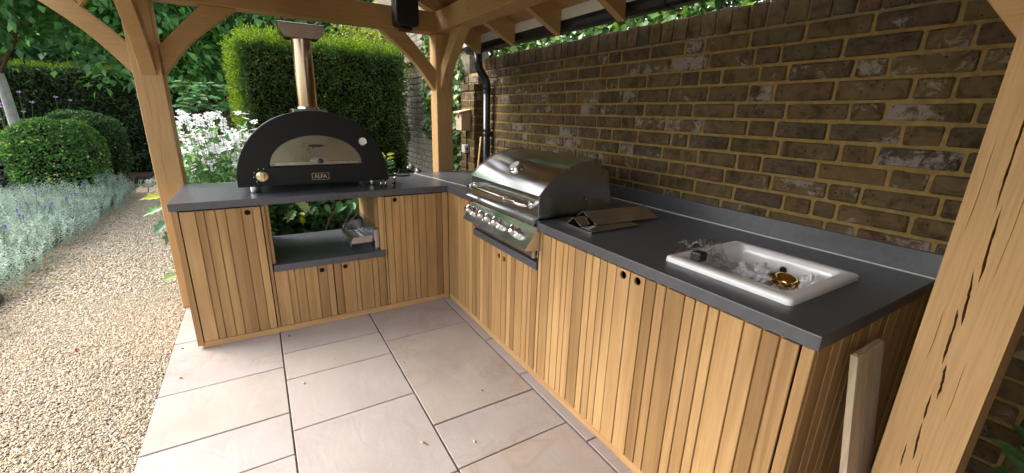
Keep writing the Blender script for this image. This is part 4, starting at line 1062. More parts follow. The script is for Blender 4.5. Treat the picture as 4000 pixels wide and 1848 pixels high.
pe = thing('pizza_peel', (-0.21, 0.60, H), 'round perforated pizza peel lying behind the oven brush', 'pizza peel')
blade = [(-0.175 + 0.072 * math.cos(2 * math.pi * k / 32), 0.615 + 0.072 * math.sin(2 * math.pi * k / 32)) for k in range(32)]
hl = []
for i in range(-2, 3):
    for j in range(-2, 3):
        if i * i + j * j < 7:
            cx, cy = -0.175 + i * 0.022, 0.615 + j * 0.022
            hl.append([(cx + 0.0065 * math.cos(2 * math.pi * k / 8), cy + 0.0065 * math.sin(2 * math.pi * k / 8)) for k in range(8)])
prism('blade', blade, 'xy', H + 0.008, H + 0.0105, M['steel_v'], pe, hl)
lathe('blade_rim', [(0.0715, 0.003), (0.0745, 0.003), (0.0745, 0.012), (0.0715, 0.012)], (-0.175, 0.615, H), M['blackm'], pe, (0, 0, 1), 32)
tube('handle', [(-0.247, 0.60, H + 0.009), (-0.36, 0.58, H + 0.009), (-0.46, 0.565, H + 0.009)], 0.0085, M['black'], pe, 10)
# steel flue tray standing on the niche shelf
SH = 0.480
tr = thing('steel_tray', (-0.60, 0.30, SH), 'angled steel tray with bars standing on the niche shelf', 'tray')
tp = [(-0.713, SH + 0.001), (-0.710, SH + 0.058), (-0.690, SH + 0.094), (-0.688, SH + 0.093), (-0.7075, SH + 0.057), (-0.7105, SH + 0.001)]
prism('front_lip', tp, 'xz', 0.085, 0.46, M['steel'], tr)
box('base', (-0.7072, 0.085, SH + 0.048), (-0.566, 0.46, SH + 0.051), M['steel'], tr, 0.0005)
for k in range(6):
    y = 0.13 + k * 0.052
    tube('bar', [(-0.690, y, SH + 0.062), (-0.575, y, SH + 0.062)], 0.0075, M['chrome'], tr, 10)
prism('side_wing', [(-0.7070, SH + 0.052), (-0.690, SH + 0.092), (-0.560, SH + 0.100), (-0.560, SH + 0.052)], 'xz', 0.083, 0.0848, M['steel_v'], tr)
prism('side_wing', [(-0.7070, SH + 0.052), (-0.690, SH + 0.110), (-0.560, SH + 0.140), (-0.560, SH + 0.052)], 'xz', 0.4602, 0.4620, M['steel_v'], tr)
bp_ = thing('steel_back_plate', (-0.54, 0.30, SH), 'upright folded steel plate leaning on the niche cheek boards', 'steel plate')
box('plate', (-0.552, 0.035, SH + 0.001), (-0.548, 0.62, SH + 0.150), M['steel'], bp_, 0.001)
box('top_fold', (-0.5478, 0.035, SH + 0.146), (-0.5215, 0.62, SH + 0.150), M['steel_v'], bp_, 0.001)
box('end_fold', (-0.5478, 0.035, SH + 0.001), (-0.5215, 0.039, SH + 0.1455), M['steel_v'], bp_, 0.001)

# speaker-like unit on the rear beam
un = thing('hanging_speaker', (-0.062, 0.64, 2.06), 'black rounded speaker mounted on the rear oak beam', 'speaker')
pts = rrect(-0.158, 0.022, 2.085, 2.40, 0.035, 6)
prism('housing', pts, 'xz', 0.575, 0.715, M['black'], un, (), 0.012, 3, False)
box('bracket', (-0.115, 0.600, 2.062), (-0.030, 0.690, 2.0845), M['black'], un, 0.006, 2)
box('mount', (-0.10, 0.7155, 2.12), (-0.04, 0.7375, 2.22), M['blackm'], un, 0.001)

# board leaning on the end of the cabinet
lb = thing('loose_board', (0.12, -2.58, 0), 'pale offcut board leaning on the cabinet end by the post', 'board')
bm = bmesh.new()
for (xa, xb), mt in (((0.050, 0.0575), 0), ((0.0577, 0.068), 0), ):
    pass
add_box(bm, (0.130, -2.5670, 0.0), (0.305, -2.5490, 0.842))
sharp_bevel(bm, 0.001)
for v in bm.verts: v.co.y += (v.co.z - 0.842) * 0.14
bm_obj('plank', bm, M['rawboard'], lb)
bm = bmesh.new(); add_box(bm, (0.135, -2.5620, 0.8422), (0.300, -2.5545, 0.8460))
bm_obj('tongue', bm, M['rawboard'], lb)

# bird box, socket and cable on the buttress
bb = thing('bird_box', (0.70, 1.26, 1.27), 'small wooden nesting box on the brick buttress', 'bird box')
prism('body', [(0.645, 1.270), (0.750, 1.270), (0.750, 1.470), (0.645, 1.445)], 'xz', 1.175, 1.315, M['rawboard'], bb, (), 0.002)
prism('lid', [(0.620, 1.441), (0.751, 1.472), (0.751, 1.486), (0.618, 1.455)], 'xz', 1.160, 1.335, M['rawboard'], bb, (), 0.002)
lathe('entrance_hole', [(0.016, 0), (0.016, 0.001), (0, 0.001)], (0.6450, 1.245, 1.405), M['black'], bb, (-1, 0, 0), 16)
sb = thing('socket_box', (0.735, 1.28, 1.03), 'grey weatherproof socket below the nesting box', 'socket')
box('case', (0.700, 1.215, 1.035), (0.750, 1.300, 1.120), M['grey_box'], sb, 0.006, 2)
lathe('socket_hole', [(0.012, 0), (0.012, 0.001), (0, 0.001)], (0.7250, 1.2150, 1.078), M['black'], sb, (0, -1, 0), 14)
tag(tube('cable', [(0.742, 1.26, 1.268), (0.740, 1.262, 1.20), (0.742, 1.258, 1.122)], 0.006, M['black']), 'black cable hanging from nesting box to the socket', 'cable')
tag(tube('cable', [(0.742, 1.255, 1.033), (0.739, 1.252, 0.95), (0.742, 1.256, 0.80), (0.740, 1.25, 0.0)], 0.008, M['black']), 'black cable running down below the grey socket', 'cable')
tag(tube('wooden_stick', [(0.66, 1.00, 0.0), (0.752, 0.935, 1.22)], [0.012, 0.010], M['oak_z']), 'thin wooden stick leaning beside the black downpipe', 'stick')

# ================================================================== GARDEN
def rand_unit(n):
    v = RNG.normal(0, 1, (n, 3)); return v / np.linalg.norm(v, axis=1)[:, None]
def leaves(C, D, N, L, W, rnd, fold=0.25, broad=0.45):
    """one folded four-point leaf for each row: base C, axis D, face normal N"""
    n = len(C)
    D = D / np.linalg.norm(D, axis=1)[:, None]
    S = np.cross(N, D); S = S / (np.linalg.norm(S, axis=1)[:, None] + 1e-9); N = np.cross(D, S)
    L = np.broadcast_to(L, (n,))[:, None]; W = np.broadcast_to(W, (n,))[:, None]
    tip = C + D * L - N * L * 0.12
    l = C + D * L * broad + S * W * 0.5 + N * W * fold; r = C + D * L * broad - S * W * 0.5 + N * W * fold
    V = np.stack([C, l, tip, r], 1).reshape(-1, 3)
    b = (np.arange(n) * 4)[:, None]
    F = np.stack([np.concatenate([b, b + 2, b + 1], 1), np.concatenate([b, b + 3, b + 2], 1)], 1).reshape(-1, 3)
    return V, F, np.repeat(rnd, 4)
def foliage(name, C, D, N, L, W, rnd, mat, parent=None, fold=0.25, broad=0.45, stuff=True):
    V, F, r = leaves(C, D, N, L, W, rnd, fold, broad)
    o = finish(name, np_mesh(name, V, F, r), mat, parent)
    if stuff and parent is not None: o['kind'] = 'stuff'
    return o
def vnoise(P, f, seed=0.0):
    return np.array([noise.noise(Vector((p[0] * f + seed, p[1] * f, p[2] * f))) for p in P])

def hedge(name, lo, hi, n, L, W, mat, label, new_n=0, new_faces=('top',), faces=('front', 'top'), wts=None, rough=0.05, seed=1.0):
    lo, hi = np.array(lo, float), np.array(hi, float)
    root = thing(name, ((lo[0] + hi[0]) / 2, (lo[1] + hi[1]) / 2, 0), label, 'hedge')
    box('light_stop_core', tuple(lo + (0.05, 0.05, 0)), tuple(hi - 0.05), M['core'], root, 0.03, 2)  # solid dark box added to stop light passing through the hedge
    spec = {'front': ((0, -1, 0), 1, 0), 'back': ((0, 1, 0), 1, 1), 'left': ((-1, 0, 0), 0, 0), 'right': ((1, 0, 0), 0, 1), 'top': ((0, 0, 1), 2, 1)}
    def sample(face, m):
        nrm, ax, side = spec[face]
        P_ = lo + RNG.uniform(0, 1, (m, 3)) * (hi - lo)
        P_[:, ax] = (hi if side else lo)[ax]
        return P_, np.tile(np.array(nrm, float), (m, 1))
    ar = {f: np.prod([(hi - lo)[i] for i in range(3) if i != spec[f][1]]) for f in faces}
    tot = sum(ar.values()); Ps, Ns = [], []
    for f in faces:
        p_, n_ = sample(f, int(n * ar[f] / tot)); Ps.append(p_); Ns.append(n_)
    P_, Nn = np.concatenate(Ps), np.concatenate(Ns)
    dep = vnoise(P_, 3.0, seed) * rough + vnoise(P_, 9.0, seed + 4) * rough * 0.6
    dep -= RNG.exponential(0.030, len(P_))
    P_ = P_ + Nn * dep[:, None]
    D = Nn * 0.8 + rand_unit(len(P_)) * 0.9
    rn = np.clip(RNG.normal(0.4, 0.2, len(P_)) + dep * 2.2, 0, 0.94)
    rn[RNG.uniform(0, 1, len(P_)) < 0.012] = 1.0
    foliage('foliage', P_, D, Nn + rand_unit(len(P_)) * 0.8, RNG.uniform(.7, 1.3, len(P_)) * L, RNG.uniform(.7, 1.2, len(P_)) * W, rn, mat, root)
    if new_n:  # bright shoots on lit faces: new growth plus light put into the colour
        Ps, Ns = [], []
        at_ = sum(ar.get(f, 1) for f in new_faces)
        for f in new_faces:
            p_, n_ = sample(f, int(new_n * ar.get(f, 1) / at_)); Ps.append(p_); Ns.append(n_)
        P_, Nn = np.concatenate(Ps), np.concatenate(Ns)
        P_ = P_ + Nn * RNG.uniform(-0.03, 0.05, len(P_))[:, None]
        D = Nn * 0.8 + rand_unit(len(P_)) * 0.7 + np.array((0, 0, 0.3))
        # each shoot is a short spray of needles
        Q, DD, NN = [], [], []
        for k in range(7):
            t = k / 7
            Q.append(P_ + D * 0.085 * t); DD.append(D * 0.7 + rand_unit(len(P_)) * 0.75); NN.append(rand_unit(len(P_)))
        Q = np.concatenate(Q); foliage('lit_new_shoots', Q, np.concatenate(DD), np.concatenate(NN), RNG.uniform(.022, .038, len(Q)), 0.011, RNG.uniform(0, 1, len(Q)), M['yew_new'], root)
    return root

# clipped yew behind the oven
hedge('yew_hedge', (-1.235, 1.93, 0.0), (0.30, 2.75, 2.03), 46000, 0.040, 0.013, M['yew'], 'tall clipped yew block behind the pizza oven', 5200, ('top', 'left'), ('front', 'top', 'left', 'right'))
# long hedge across the end of the garden
hedge('long_hedge', (-9.0, 9.3, 0.0), (1.5, 10.3, 2.07), 34000, 0.085, 0.030, M['yew_far'], 'long dark clipped hedge across the end of the garden', 4200, ('top',), ('front', 'top'), rough=0.08, seed=9.0)

def dome_bush(name, c, rx, ry, h, n, L, W, mat, label, cat='shrub', sq=2.6, group=None):
    root = thing(name, (c[0], c[1], 0), label, cat, group)
    u = rand_unit(n)
    u[:, 2] = np.abs(u[:, 2]) * 1.0
    e = 2.0 / sq
    P_ = np.sign(u) * np.abs(u) ** e
    k = (np.abs(P_) ** sq).sum(1) ** (-1 / sq); P_ = P_ * k[:, None]
    low = RNG.uniform(0, 1, n) < 0.35
    P_[low, 2] = -RNG.uniform(0, 0.9, low.sum())
    q = np.abs(P_[low, :2]); rr_ = (q[:, 0] ** sq + q[:, 1] ** sq) ** (1 / sq); P_[low, :2] /= rr_[:, None]; P_[low, :2] *= (1 - 0.30 * (-P_[low, 2]) ** 2)[:, None]
    zc = h * 0.52
    S = np.array((rx, ry, h * 0.48)); X = P_ * S + np.array((c[0], c[1], zc))
    X[low, 2] = zc + P_[low, 2] * zc
    Nn = P_ / S; Nn[low, 2] = -0.1; Nn /= np.linalg.norm(Nn, axis=1)[:, None]
    dep = vnoise(X, 4.5, c[0]) * 0.05 + vnoise(X, 13, c[1]) * 0.03 - RNG.exponential(0.02, n)
    X = X + Nn * dep[:, None]
    rn = np.clip(RNG.normal(0.38, 0.2, n) + dep * 3.2, 0, 0.93); rn[RNG.uniform(0, 1, n) < 0.035] = 1.0
    # a lumpy dark inside
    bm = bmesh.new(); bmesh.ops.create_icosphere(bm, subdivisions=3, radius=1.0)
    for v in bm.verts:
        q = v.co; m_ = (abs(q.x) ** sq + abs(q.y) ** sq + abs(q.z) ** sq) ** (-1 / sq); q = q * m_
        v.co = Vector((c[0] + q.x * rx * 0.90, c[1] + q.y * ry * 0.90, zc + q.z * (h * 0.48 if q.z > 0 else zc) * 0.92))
    bm_obj('light_stop_core', bm, M['core'], root)
    foliage('foliage', X, Nn * 0.8 + rand_unit(n) * 0.9, Nn + rand_unit(n) * 0.7, RNG.uniform(.7, 1.3, n) * L, RNG.uniform(.7, 1.2, n) * W, rn, mat, root)
    return root
dome_bush('box_ball', (-3.82, 6.2), 0.53, 0.50, 1.17, 15000, 0.045, 0.030, M['box'], 'nearest clipped box mound behind the silver border')
dome_bush('box_ball', (-3.98, 8.1), 0.60, 0.55, 1.27, 12000, 0.050, 0.034, M['box_dark'], 'darker box mound half hidden behind the nearest one')
dome_bush('round_shrub', (-4.82, 6.3), 0.42, 0.42, 0.98, 7000, 0.050, 0.030, M['silver'], 'grey green shrub at the left edge beside box mound')

def crown_pts(cen, rad, n, nclump, spread, seed):
    rg = np.random.default_rng(seed)
    u = rg.normal(0, 1, (nclump, 3)); u /= np.linalg.norm(u, axis=1)[:, None]
    u *= rg.uniform(0.25, 1.0, nclump)[:, None] ** 0.6
    cc = np.array(cen) + u * np.array(rad)
    idx = rg.integers(0, nclump, n)
    d = rg.normal(0, 1, (n, 3)) * spread * np.array((1, 1, 0.6))
    return cc, cc[idx] + d, d, rg.uniform(0, 1, nclump)[idx]
def tree(name, base, cen, rad, n, nclump, spread, L, W, mat, label, bark='bark', tr=0.12, seed=1, limbs=9, cat='tree', group=None, droop=0.35):
    root = thing(name, base, label, cat, group)
    cc, P_, d, cl = crown_pts(cen, rad, n, nclump, spread, seed)
    b = Vector(base); c = Vector(cen)
    tip = Vector((c.x * .7 + b.x * .3, c.y * .7 + b.y * .3, c.z + rad[2] * 0.3))
    k1 = b.lerp(tip, 0.45) + Vector((0.05, 0.03, 0)); k1.x = b.x * .8 + tip.x * .2; k1.y = b.y * .8 + tip.y * .2
    tube('trunk', [b, b.lerp(k1, .5), k1, tip], [tr, tr * .85, tr * .7, tr * .2], M[bark], root, 9)
    bm = bmesh.new()
    for q in cc[:limbs]:
        s_ = k1.lerp(tip, random.uniform(0, .8)); e_ = Vector(q)
        add_tube(bm, [s_, s_.lerp(e_, .5) + Vector((0, 0, -0.08)), e_], [tr * .35, tr * .2, tr * .07], 6)
    bm_obj('limbs', bm, M['bark'], root, True)
    D = d / (np.linalg.norm(d, axis=1)[:, None] + 1e-6) * 0.6 + rand_unit(n) * 0.7 + np.array((0, 0, -droop))
    N_ = rand_unit(n) * 0.7 + np.array((0, 0, 1.0))
    rn = np.clip(0.42 * cl + 0.42 * RNG.uniform(0, 1, n) + 0.22 * np.clip((P_[:, 2] - cen[2]) / rad[2], -1, 1) * 0.5 + .1, 0, 1)
    foliage('crown', P_, D, N_, RNG.uniform(.7, 1.3, n) * L, RNG.uniform(.7, 1.2, n) * W, rn, mat, root, 0.15)
    return root
tree('pale_trunk_tree', (-4.43, 7.0, 0), (-4.3, 5.9, 3.55), (2.1, 1.7, 1.35), 17000, 150, 0.25, 0.125, 0.085, M['tree'], 'leafy tree with pale trunk overhanging the hedge at left', 'birch', 0.085, 3)
tree('broadleaf_tree', (-2.1, 6.2, 0), (-2.0, 5.6, 3.1), (1.25, 1.2, 1.55), 11000, 120, 0.24, 0.13, 0.08, M['tree'], 'broad leaved tree behind the curved brace of left post', 'bark', 0.09, 5)
for k, (x, y, z, rx, rz, n, mt, lab) in enumerate([
    (-10.5, 13.0, 3.6, 2.6, 3.4, 6000, 'dark_tree', 'dark tree beyond the hedge at far left'),
    (-7.2, 13.5, 3.9, 2.6, 3.6, 7000, 'tree', 'tall green tree beyond the hedge above box mounds'),
    (-4.4, 13.0, 4.2, 2.4, 3.9, 7000, 'dark_tree', 'dark tree beyond the hedge left of the oak post'),
    (-2.0, 13.5, 4.3, 2.4, 4.0, 7000, 'tree', 'green tree beyond the hedge right of the oak post'),
    (0.6, 12.0, 4.4, 2.3, 4.2, 8000, 'dark_tree', 'dark tree far behind the yew block and flue'),
    (3.4, 12.5, 4.6, 2.5, 4.2, 7000, 'tree', 'green tree behind the far brick wall')]):
    tree('background_tree', (x, y, 0), (x, y, z), (rx, 1.8, rz), n, 130, 0.45, 0.30, 0.19, M[mt], lab, 'bark', 0.16, 20 + k, 8, 'tree', 'trees beyond the garden hedge')
tree('dark_conifer', (-0.75, 5.4, 0), (-0.75, 5.4, 2.0), (0.95, 0.7, 2.1), 9000, 120, 0.22, 0.085, 0.028, M['yew_far'], 'dark conifer showing above the yew block beside the flue', 'bark', 0.10, 41, 6, 'tree', None, 0.1)
tree('golden_shrub', (0.28, 3.5, 0), (0.26, 3.4, 1.85), (0.48, 0.45, 0.78), 7500, 70, 0.11, 0.055, 0.034, M['golden'], 'golden green shrub rising behind the right end of yew', 'bark', 0.04, 43, 8, 'shrub', None, 0.0)

# ---------------- single leaves as parts
def leaf_shape(kind):
    if kind == 'ivy':
        P_ = [(0, 0), (0.26, -0.10), (0.46, 0.10), (0.30, 0.30), (0.50, 0.56), (0.22, 0.58), (0, 1.0), (-0.22, 0.58), (-0.50, 0.56), (-0.30, 0.30), (-0.46, 0.10), (-0.26, -0.10)]
    elif kind == 'oval':
        P_ = [(0, 0), (0.16, 0.12), (0.26, 0.36), (0.24, 0.60), (0.12, 0.84), (0, 1.0), (-0.12, 0.84), (-0.24, 0.60), (-0.26, 0.36), (-0.16, 0.12)]
    elif kind == 'heart':
        P_ = [(0, 0.06), (0.20, -0.04), (0.40, 0.10), (0.42, 0.34), (0.26, 0.66), (0, 1.0), (-0.26, 0.66), (-0.42, 0.34), (-0.40, 0.10), (-0.20, -0.04)]
    else:
        P_ = [(0, 0), (0.10, 0.1), (0.20, 0.05), (0.14, 0.25), (0.30, 0.30), (0.18, 0.45), (0.30, 0.62), (0.12, 0.68), (0, 1.0), (-0.12, 0.68), (-0.30, 0.62), (-0.18, 0.45), (-0.30, 0.30), (-0.14, 0.25), (-0.20, 0.05), (-0.10, 0.1)]
    n = len(P_); V = [(0, 0.42, -0.03)] + [(x, y, abs(x) * 0.30 - 0.22 * max(0, y - .45) ** 2) for x, y in P_]
    F = [(0, 1 + i, 1 + (i + 1) % n) for i in range(n)]
    return np.array(V), F
LEAF = {}
def leaf_mesh(kind, mat):
    if (kind, mat) not in LEAF:
        V, F = leaf_shape(kind); me = np_mesh('leaf', V, F); me.materials.append(M[mat]); LEAF[(kind, mat)] = me
    return LEAF[(kind, mat)]
def leaf_part(parent, p, d, nrm, size, kind, mat, name='leaf'):
    d = Vector(d).normalized(); nrm = Vector(nrm); x = d.cross(nrm)
    if x.length < 1e-3: x = d.orthogonal()
    x.normalize(); z = x.cross(d)
    o = link(name, leaf_mesh(kind, mat), p, parent)
    o.rotation_euler = Matrix((x, d, z)).transposed().to_euler()
    o.scale = (size,) * 3
    return o
def V3(a): return Vector((float(a[0]), float(a[1]), float(a[2])))
def rv(s=1.0): return Vector((random.gauss(0, s), random.gauss(0, s), random.gauss(0, s)))

# light green shrub behind the anemones
sh = thing('broad_leaf_shrub', (-1.56, 3.1, 0), 'light green broad leaved shrub behind the white flowers', 'shrub')
bm = bmesh.new(); tips = []
for k in range(24):
    e = Vector((-1.56 + random.uniform(-.30, .34), 3.05 + random.uniform(-.2, .15), 1.42 + random.uniform(-.12, .28)))
    s_ = Vector((-1.5 + random.uniform(-.06, .06), 3.15, 0.0))
    add_tube(bm, [s_, s_.lerp(e, .6) + Vector((0, 0.05, 0.1)), e], [0.014, 0.009, 0.004], 6); tips.append(e)
bm_obj('stems', bm, M['bark'], sh, True)
for e in tips:
    for k in range(7):
        a = 2 * math.pi * k / 7 + random.uniform(-.3, .3)
        d = Vector((math.cos(a), math.sin(a), random.uniform(-.35, .25)))
        leaf_part(sh, e - Vector((0, 0, .05 * random.random())), d, Vector((-d.x * .2, -d.y * .2 - .25, 1)), random.uniform(.085, .145), 'oval', 'shrub1')

# white anemones between post and oven
an = thing('anemone_clump', (-1.48, 1.65, 0), 'tall clump of white anemones between left post and oven', 'flowers')
me = bpy.data.meshes.new('flower'); bm = bmesh.new()
for k in range(6):
    a = 2 * math.pi * k / 6; ca, sa = math.cos(a), math.sin(a)
    pts = [(0.08, 0, 0), (0.5, 0.27, 0.16), (0.85, 0.25, 0.22), (1.0, 0.0, 0.20), (0.85, -0.25, 0.22), (0.5, -0.27, 0.16)]
    vv = [bm.verts.new((x * ca - y * sa, x * sa + y * ca, z + (0.03 if k % 2 else 0))) for x, y, z in pts]
    f = bm.faces.new(vv); f.material_index = 0
n0 = len(bm.faces)
add_lathe(bm, [(0.15, 0.04), (0.12, 0.13), (0, 0.16)], (0, 0, 0), (0, 0, 1), 8)
bm.faces.ensure_lookup_table()
for f in bm.faces[n0:]: f.material_index = 1
bm.to_mesh(me); bm.free(); me.materials.append(M['petal']); me.materials.append(M['golden'])
bm = bmesh.new(); fl = []
for k in range(210):
    t = random.random()
    x = -1.80 + 0.62 * random.random(); y = 1.25 + 0.85 * random.random()
    z = random.uniform(1.0, 1.40) - 0.10 * (y < 1.5) * random.random() - (0.30 * random.random() if random.random() < .4 else 0)
    p = Vector((x, y, z)); s_ = Vector((x * .6 - 1.48 * .4 + random.uniform(-.1, .1), y * .7 + 1.65 * .3, 0.3))
    add_tube(bm, [s_, s_.lerp(p, .6) + rv(.02), p], [0.003, 0.0028, 0.0022], 4); fl.append(p)
bm_obj('stems', bm, M['stem'], an, True)['kind'] = 'stuff'
for p in fl:
    o = link('flower', me, p, an); o.scale = (random.uniform(.030, .048),) * 3
    o.rotation_euler = (random.uniform(-.2, 1.25), random.uniform(-.6, .6), random.uniform(-.8, .8))
n = 7500
P_ = np.stack([RNG.uniform(-1.84, -1.16, n), RNG.uniform(1.15, 2.1, n), np.abs(RNG.normal(0, .34, n)) + .25], 1); P_[:, 2] = np.clip(P_[:, 2], 0, 1.28)
foliage('foliage', P_, rand_unit(n) + np.array((0, -.2, .3)), rand_unit(n) + np.array((0, -.3, .8)), RNG.uniform(.04, .09, n), RNG.uniform(.022, .045, n), RNG.uniform(0, 1, n), M['anem'], an, 0.2)

# silver border along the path
n = 2600
bx = RNG.uniform(-4.35, -2.98, n); by = RNG.uniform(0.75, 6.3, n)
bx = bx + 0.10 * vnoise(np.stack([by * 0, by, by * 0], 1), 1.6); keep = ~((by > 5.4) & (bx < -3.4)); bx, by = bx[keep], by[keep]; n = len(bx)
hh = (0.22 + 0.13 * np.clip((-2.95 - bx) / .5, 0, 1)) * RNG.uniform(.75, 1.2, n) + 0.15 * vnoise(np.stack([bx, by, by * 0], 1), 1.7)
lean = np.stack([RNG.normal(0.10, .18, n), RNG.normal(-.05, .16, n), np.ones(n)], 1); lean /= np.linalg.norm(lean, axis=1)[:, None]
base = np.stack([bx, by, np.full(n, 0.0)], 1)
K = 24; C_, D_, N_, R_ = [], [], [], []
cl = RNG.uniform(0, 1, n) * .6
for k in range(K):
    t = 0.12 + 0.88 * k / (K - 1)
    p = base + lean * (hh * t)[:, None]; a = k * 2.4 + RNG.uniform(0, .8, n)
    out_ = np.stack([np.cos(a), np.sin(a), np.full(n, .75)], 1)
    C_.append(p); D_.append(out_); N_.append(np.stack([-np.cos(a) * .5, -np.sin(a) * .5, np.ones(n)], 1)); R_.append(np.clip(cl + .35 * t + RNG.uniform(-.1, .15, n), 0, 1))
m_ = n * K
lav = thing('silver_border', (-3.5, 3.2, 0), 'silver leaved border with purple lavender spikes beside the gravel path', 'flower border')
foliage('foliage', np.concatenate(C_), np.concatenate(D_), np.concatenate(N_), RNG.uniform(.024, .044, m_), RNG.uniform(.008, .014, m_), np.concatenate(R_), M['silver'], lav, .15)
V, F, r = leaves(np.zeros((26, 3)) + np.stack([np.zeros(26), np.zeros(26), np.linspace(0, .75, 26)], 1), np.stack([np.cos(np.arange(26) * 2.4), np.sin(np.arange(26) * 2.4), np.full(26, .8)], 1), np.stack([-np.cos(np.arange(26) * 2.4), -np.sin(np.arange(26) * 2.4), np.full(26, 1.)], 1), 0.30, 0.22, RNG.uniform(0, 1, 26))
spike = np_mesh('flower_spike', V, F, r); spike.materials.append(M['purple'])
bm = bmesh.new()
for k in range(95):
    y = random.uniform(0.9, 4.6) if k > 25 else random.uniform(1.2, 2.8)
    x = random.uniform(-4.2, -3.0) if k > 25 else random.uniform(-4.3, -3.5)
    h = random.uniform(.30, .52); p = Vector((x + random.gauss(0, .06), y + random.gauss(0, .05), h))
    add_tube(bm, [(x, y, .15), p], [.0022, .0016], 4)
    o = link('flower_spike', spike, p, lav); o.scale = (random.uniform(.030, .048),) * 3; o.rotation_euler = (random.gauss(0, .3), random.gauss(0, .3), random.random() * 6)
bm_obj('flower_stalks', bm, M['stem'], lav)['kind'] = 'stuff'

# verbena behind the pale trunk
vb = thing('verbena', (-4.75, 7.6, 0), 'airy mauve verbena stems around the pale tree trunk', 'flowers')
bm = bmesh.new(); heads = []
for k in range(34):
    b0 = Vector((random.uniform(-5.5, -4.25), random.uniform(7.2, 8.2), 0)); p = b0 + Vector((random.gauss(0, .12), random.gauss(0, .1), random.uniform(1.15, 1.72)))
    add_tube(bm, [b0, b0.lerp(p, .6) + rv(.03), p], [.006, .005, .004], 4); heads.append(p)
bm_obj('stems', bm, M['stem'], vb)['kind'] = 'stuff'
V, F, r = leaves(rand_unit(40) * np.array((.9, .9, .35)), rand_unit(40) + np.array((0, 0, .5)), rand_unit(40), .5, .4, RNG.uniform(0, 1, 40))
vh = np_mesh('flower_head', V, F, r); vh.materials.append(M['mauve'])
for p in heads:
    o = link('flower_head', vh, p, vb); o.scale = (random.uniform(.022, .036),) * 3

# undergrowth seen through the niche
ug = thing('niche_undergrowth', (-0.85, 1.25, 0), 'dark leafy undergrowth seen through the cabinet niche', 'plant')
n = 4200
P_ = np.stack([RNG.uniform(-1.6, .1, n), RNG.uniform(1.35, 1.9, n), RNG.uniform(0, .80, n)], 1)
foliage('foliage', P_, rand_unit(n), rand_unit(n) + np.array((0, -.5, .6)), RNG.uniform(.05, .10, n), RNG.uniform(.03, .06, n), RNG.uniform(0, .5, n), M['anem'], ug, .2)
bm = bmesh.new()
for k in range(8):
    a = Vector((random.uniform(-.9, -.2), 1.15, .05)); b = Vector((a.x + random.uniform(.2, .6), 1.05 + random.uniform(-.1, .15), random.uniform(.55, .85)))
    add_tube(bm, [a, a.lerp(b, .5) + Vector((0, 0, .06)), b], [.006, .005, .003], 5)
bm_obj('stems', bm, M['bark'], ug)
for x, y, z, s_, kd, mt in [(-1.02, .98, .80, .13, 'lobed', 'ivy1'), (-.93, .96, .74, .12, 'lobed', 'ivy1'), (-.96, .97, .66, .13, 'lobed', 'ivy1'), (-.87, 1.0, .68, .10, 'lobed', 'ivy1'), (-.99, 1.0, .57, .12, 'lobed', 'ivy1'), (-.90, .98, .60, .13, 'lobed', 'ivy1'),
        (-.78, 1.0, .86, .14, 'heart', 'shrub1'), (-.71, .98, .86, .12, 'heart', 'shrub1'), (-.62, 1.0, .74, .12, 'heart', 'shrub1'), (-.60, .97, .62, .13, 'heart', 'shrub1'), (-.50, 1.0, .60, .14, 'heart', 'shrub1'), (-.55, 1.0, .56, .10, 'heart', 'shrub1'),
        (-1.12, 1.0, .83, .10, 'lobed', 'yellowleaf'), (-1.16, 1.05, .78, .09, 'lobed', 'ivy1'), (-1.20, 1.0, .70, .08, 'lobed', 'ivy1'), (-.94, 1.05, .52, .09, 'lobed', 'yellowleaf'), (-.80, 1.1, .56, .11, 'lobed', 'ivy1'), (-.70, 1.08, .70, .11, 'lobed', 'ivy1'), (-.84, 1.1, .80, .12, 'lobed', 'ivy1')]:
    for q in range(2):
        d = Vector((random.gauss(0, .5), -.3, random.uniform(-1, .1)))
        leaf_part(ug, (x + random.gauss(0, .025), y + random.gauss(0, .03), z + random.gauss(0, .02) + .04), d, Vector((random.gauss(0, .3), -.8, .7)), s_ * random.uniform(.8, 1.15), kd, mt)
# small bright plants peeping round the kitchen
yp = thing('yellow_leaf_plant', (-0.10, 1.25, 0), 'yellow green plant peeping past the right side of oven', 'plant')
tube('stem', [(-.12, 1.28, 0), (-.13, 1.25, .55), (-.15, 1.2, 1.02)], [.008, .007, .004], M['stem'], yp, 6)
for k in range(13):
    z = .90 + .012 * k; a = k * 2.3
    leaf_part(yp, (-.14 + .015 * math.cos(a), 1.22, z), (math.cos(a), math.sin(a) * .6, .25), (0, -.5, 1), random.uniform(.06, .10), 'oval', 'yellowleaf' if k > 6 else 'shrub1')
ap = thing('jagged_leaf_plant', (-1.86, 1.05, 0), 'jagged bright leaves peeping out left of the oak post', 'plant')
for p, d, s_, mt in [((-1.83, 1.0, .80), (-1, -.1, -.05), .15, 'yellowleaf'), ((-1.84, 1.02, .72), (-.9, -.1, -.35), .16, 'shrub1'), ((-1.83, 1.0, .62), (-.8, -.1, -.7), .17, 'shrub1'), ((-1.82, 1.0, .55), (-.5, -.1, -.9), .15, 'ivy1'), ((-1.80, 1.02, .70), (.3, -.1, .5), .12, 'shrub1'), ((-1.84, 1.0, .18), (-.9, -.2, -.15), .14, 'ivy1')]:
    leaf_part(ap, p, d, (0, -.5, .9), s_, 'lobed', mt)
tube('stem', [(-1.80, 1.06, 0), (-1.82, 1.03, .4), (-1.82, 1.0, .82)], [.008, .007, .004], M['stem'], ap, 6)
wp = thing('white_flower_sprig', (-2.80, 5.9, 0), 'low sprig of white flowers at the gravel edge left of post', 'flowers')
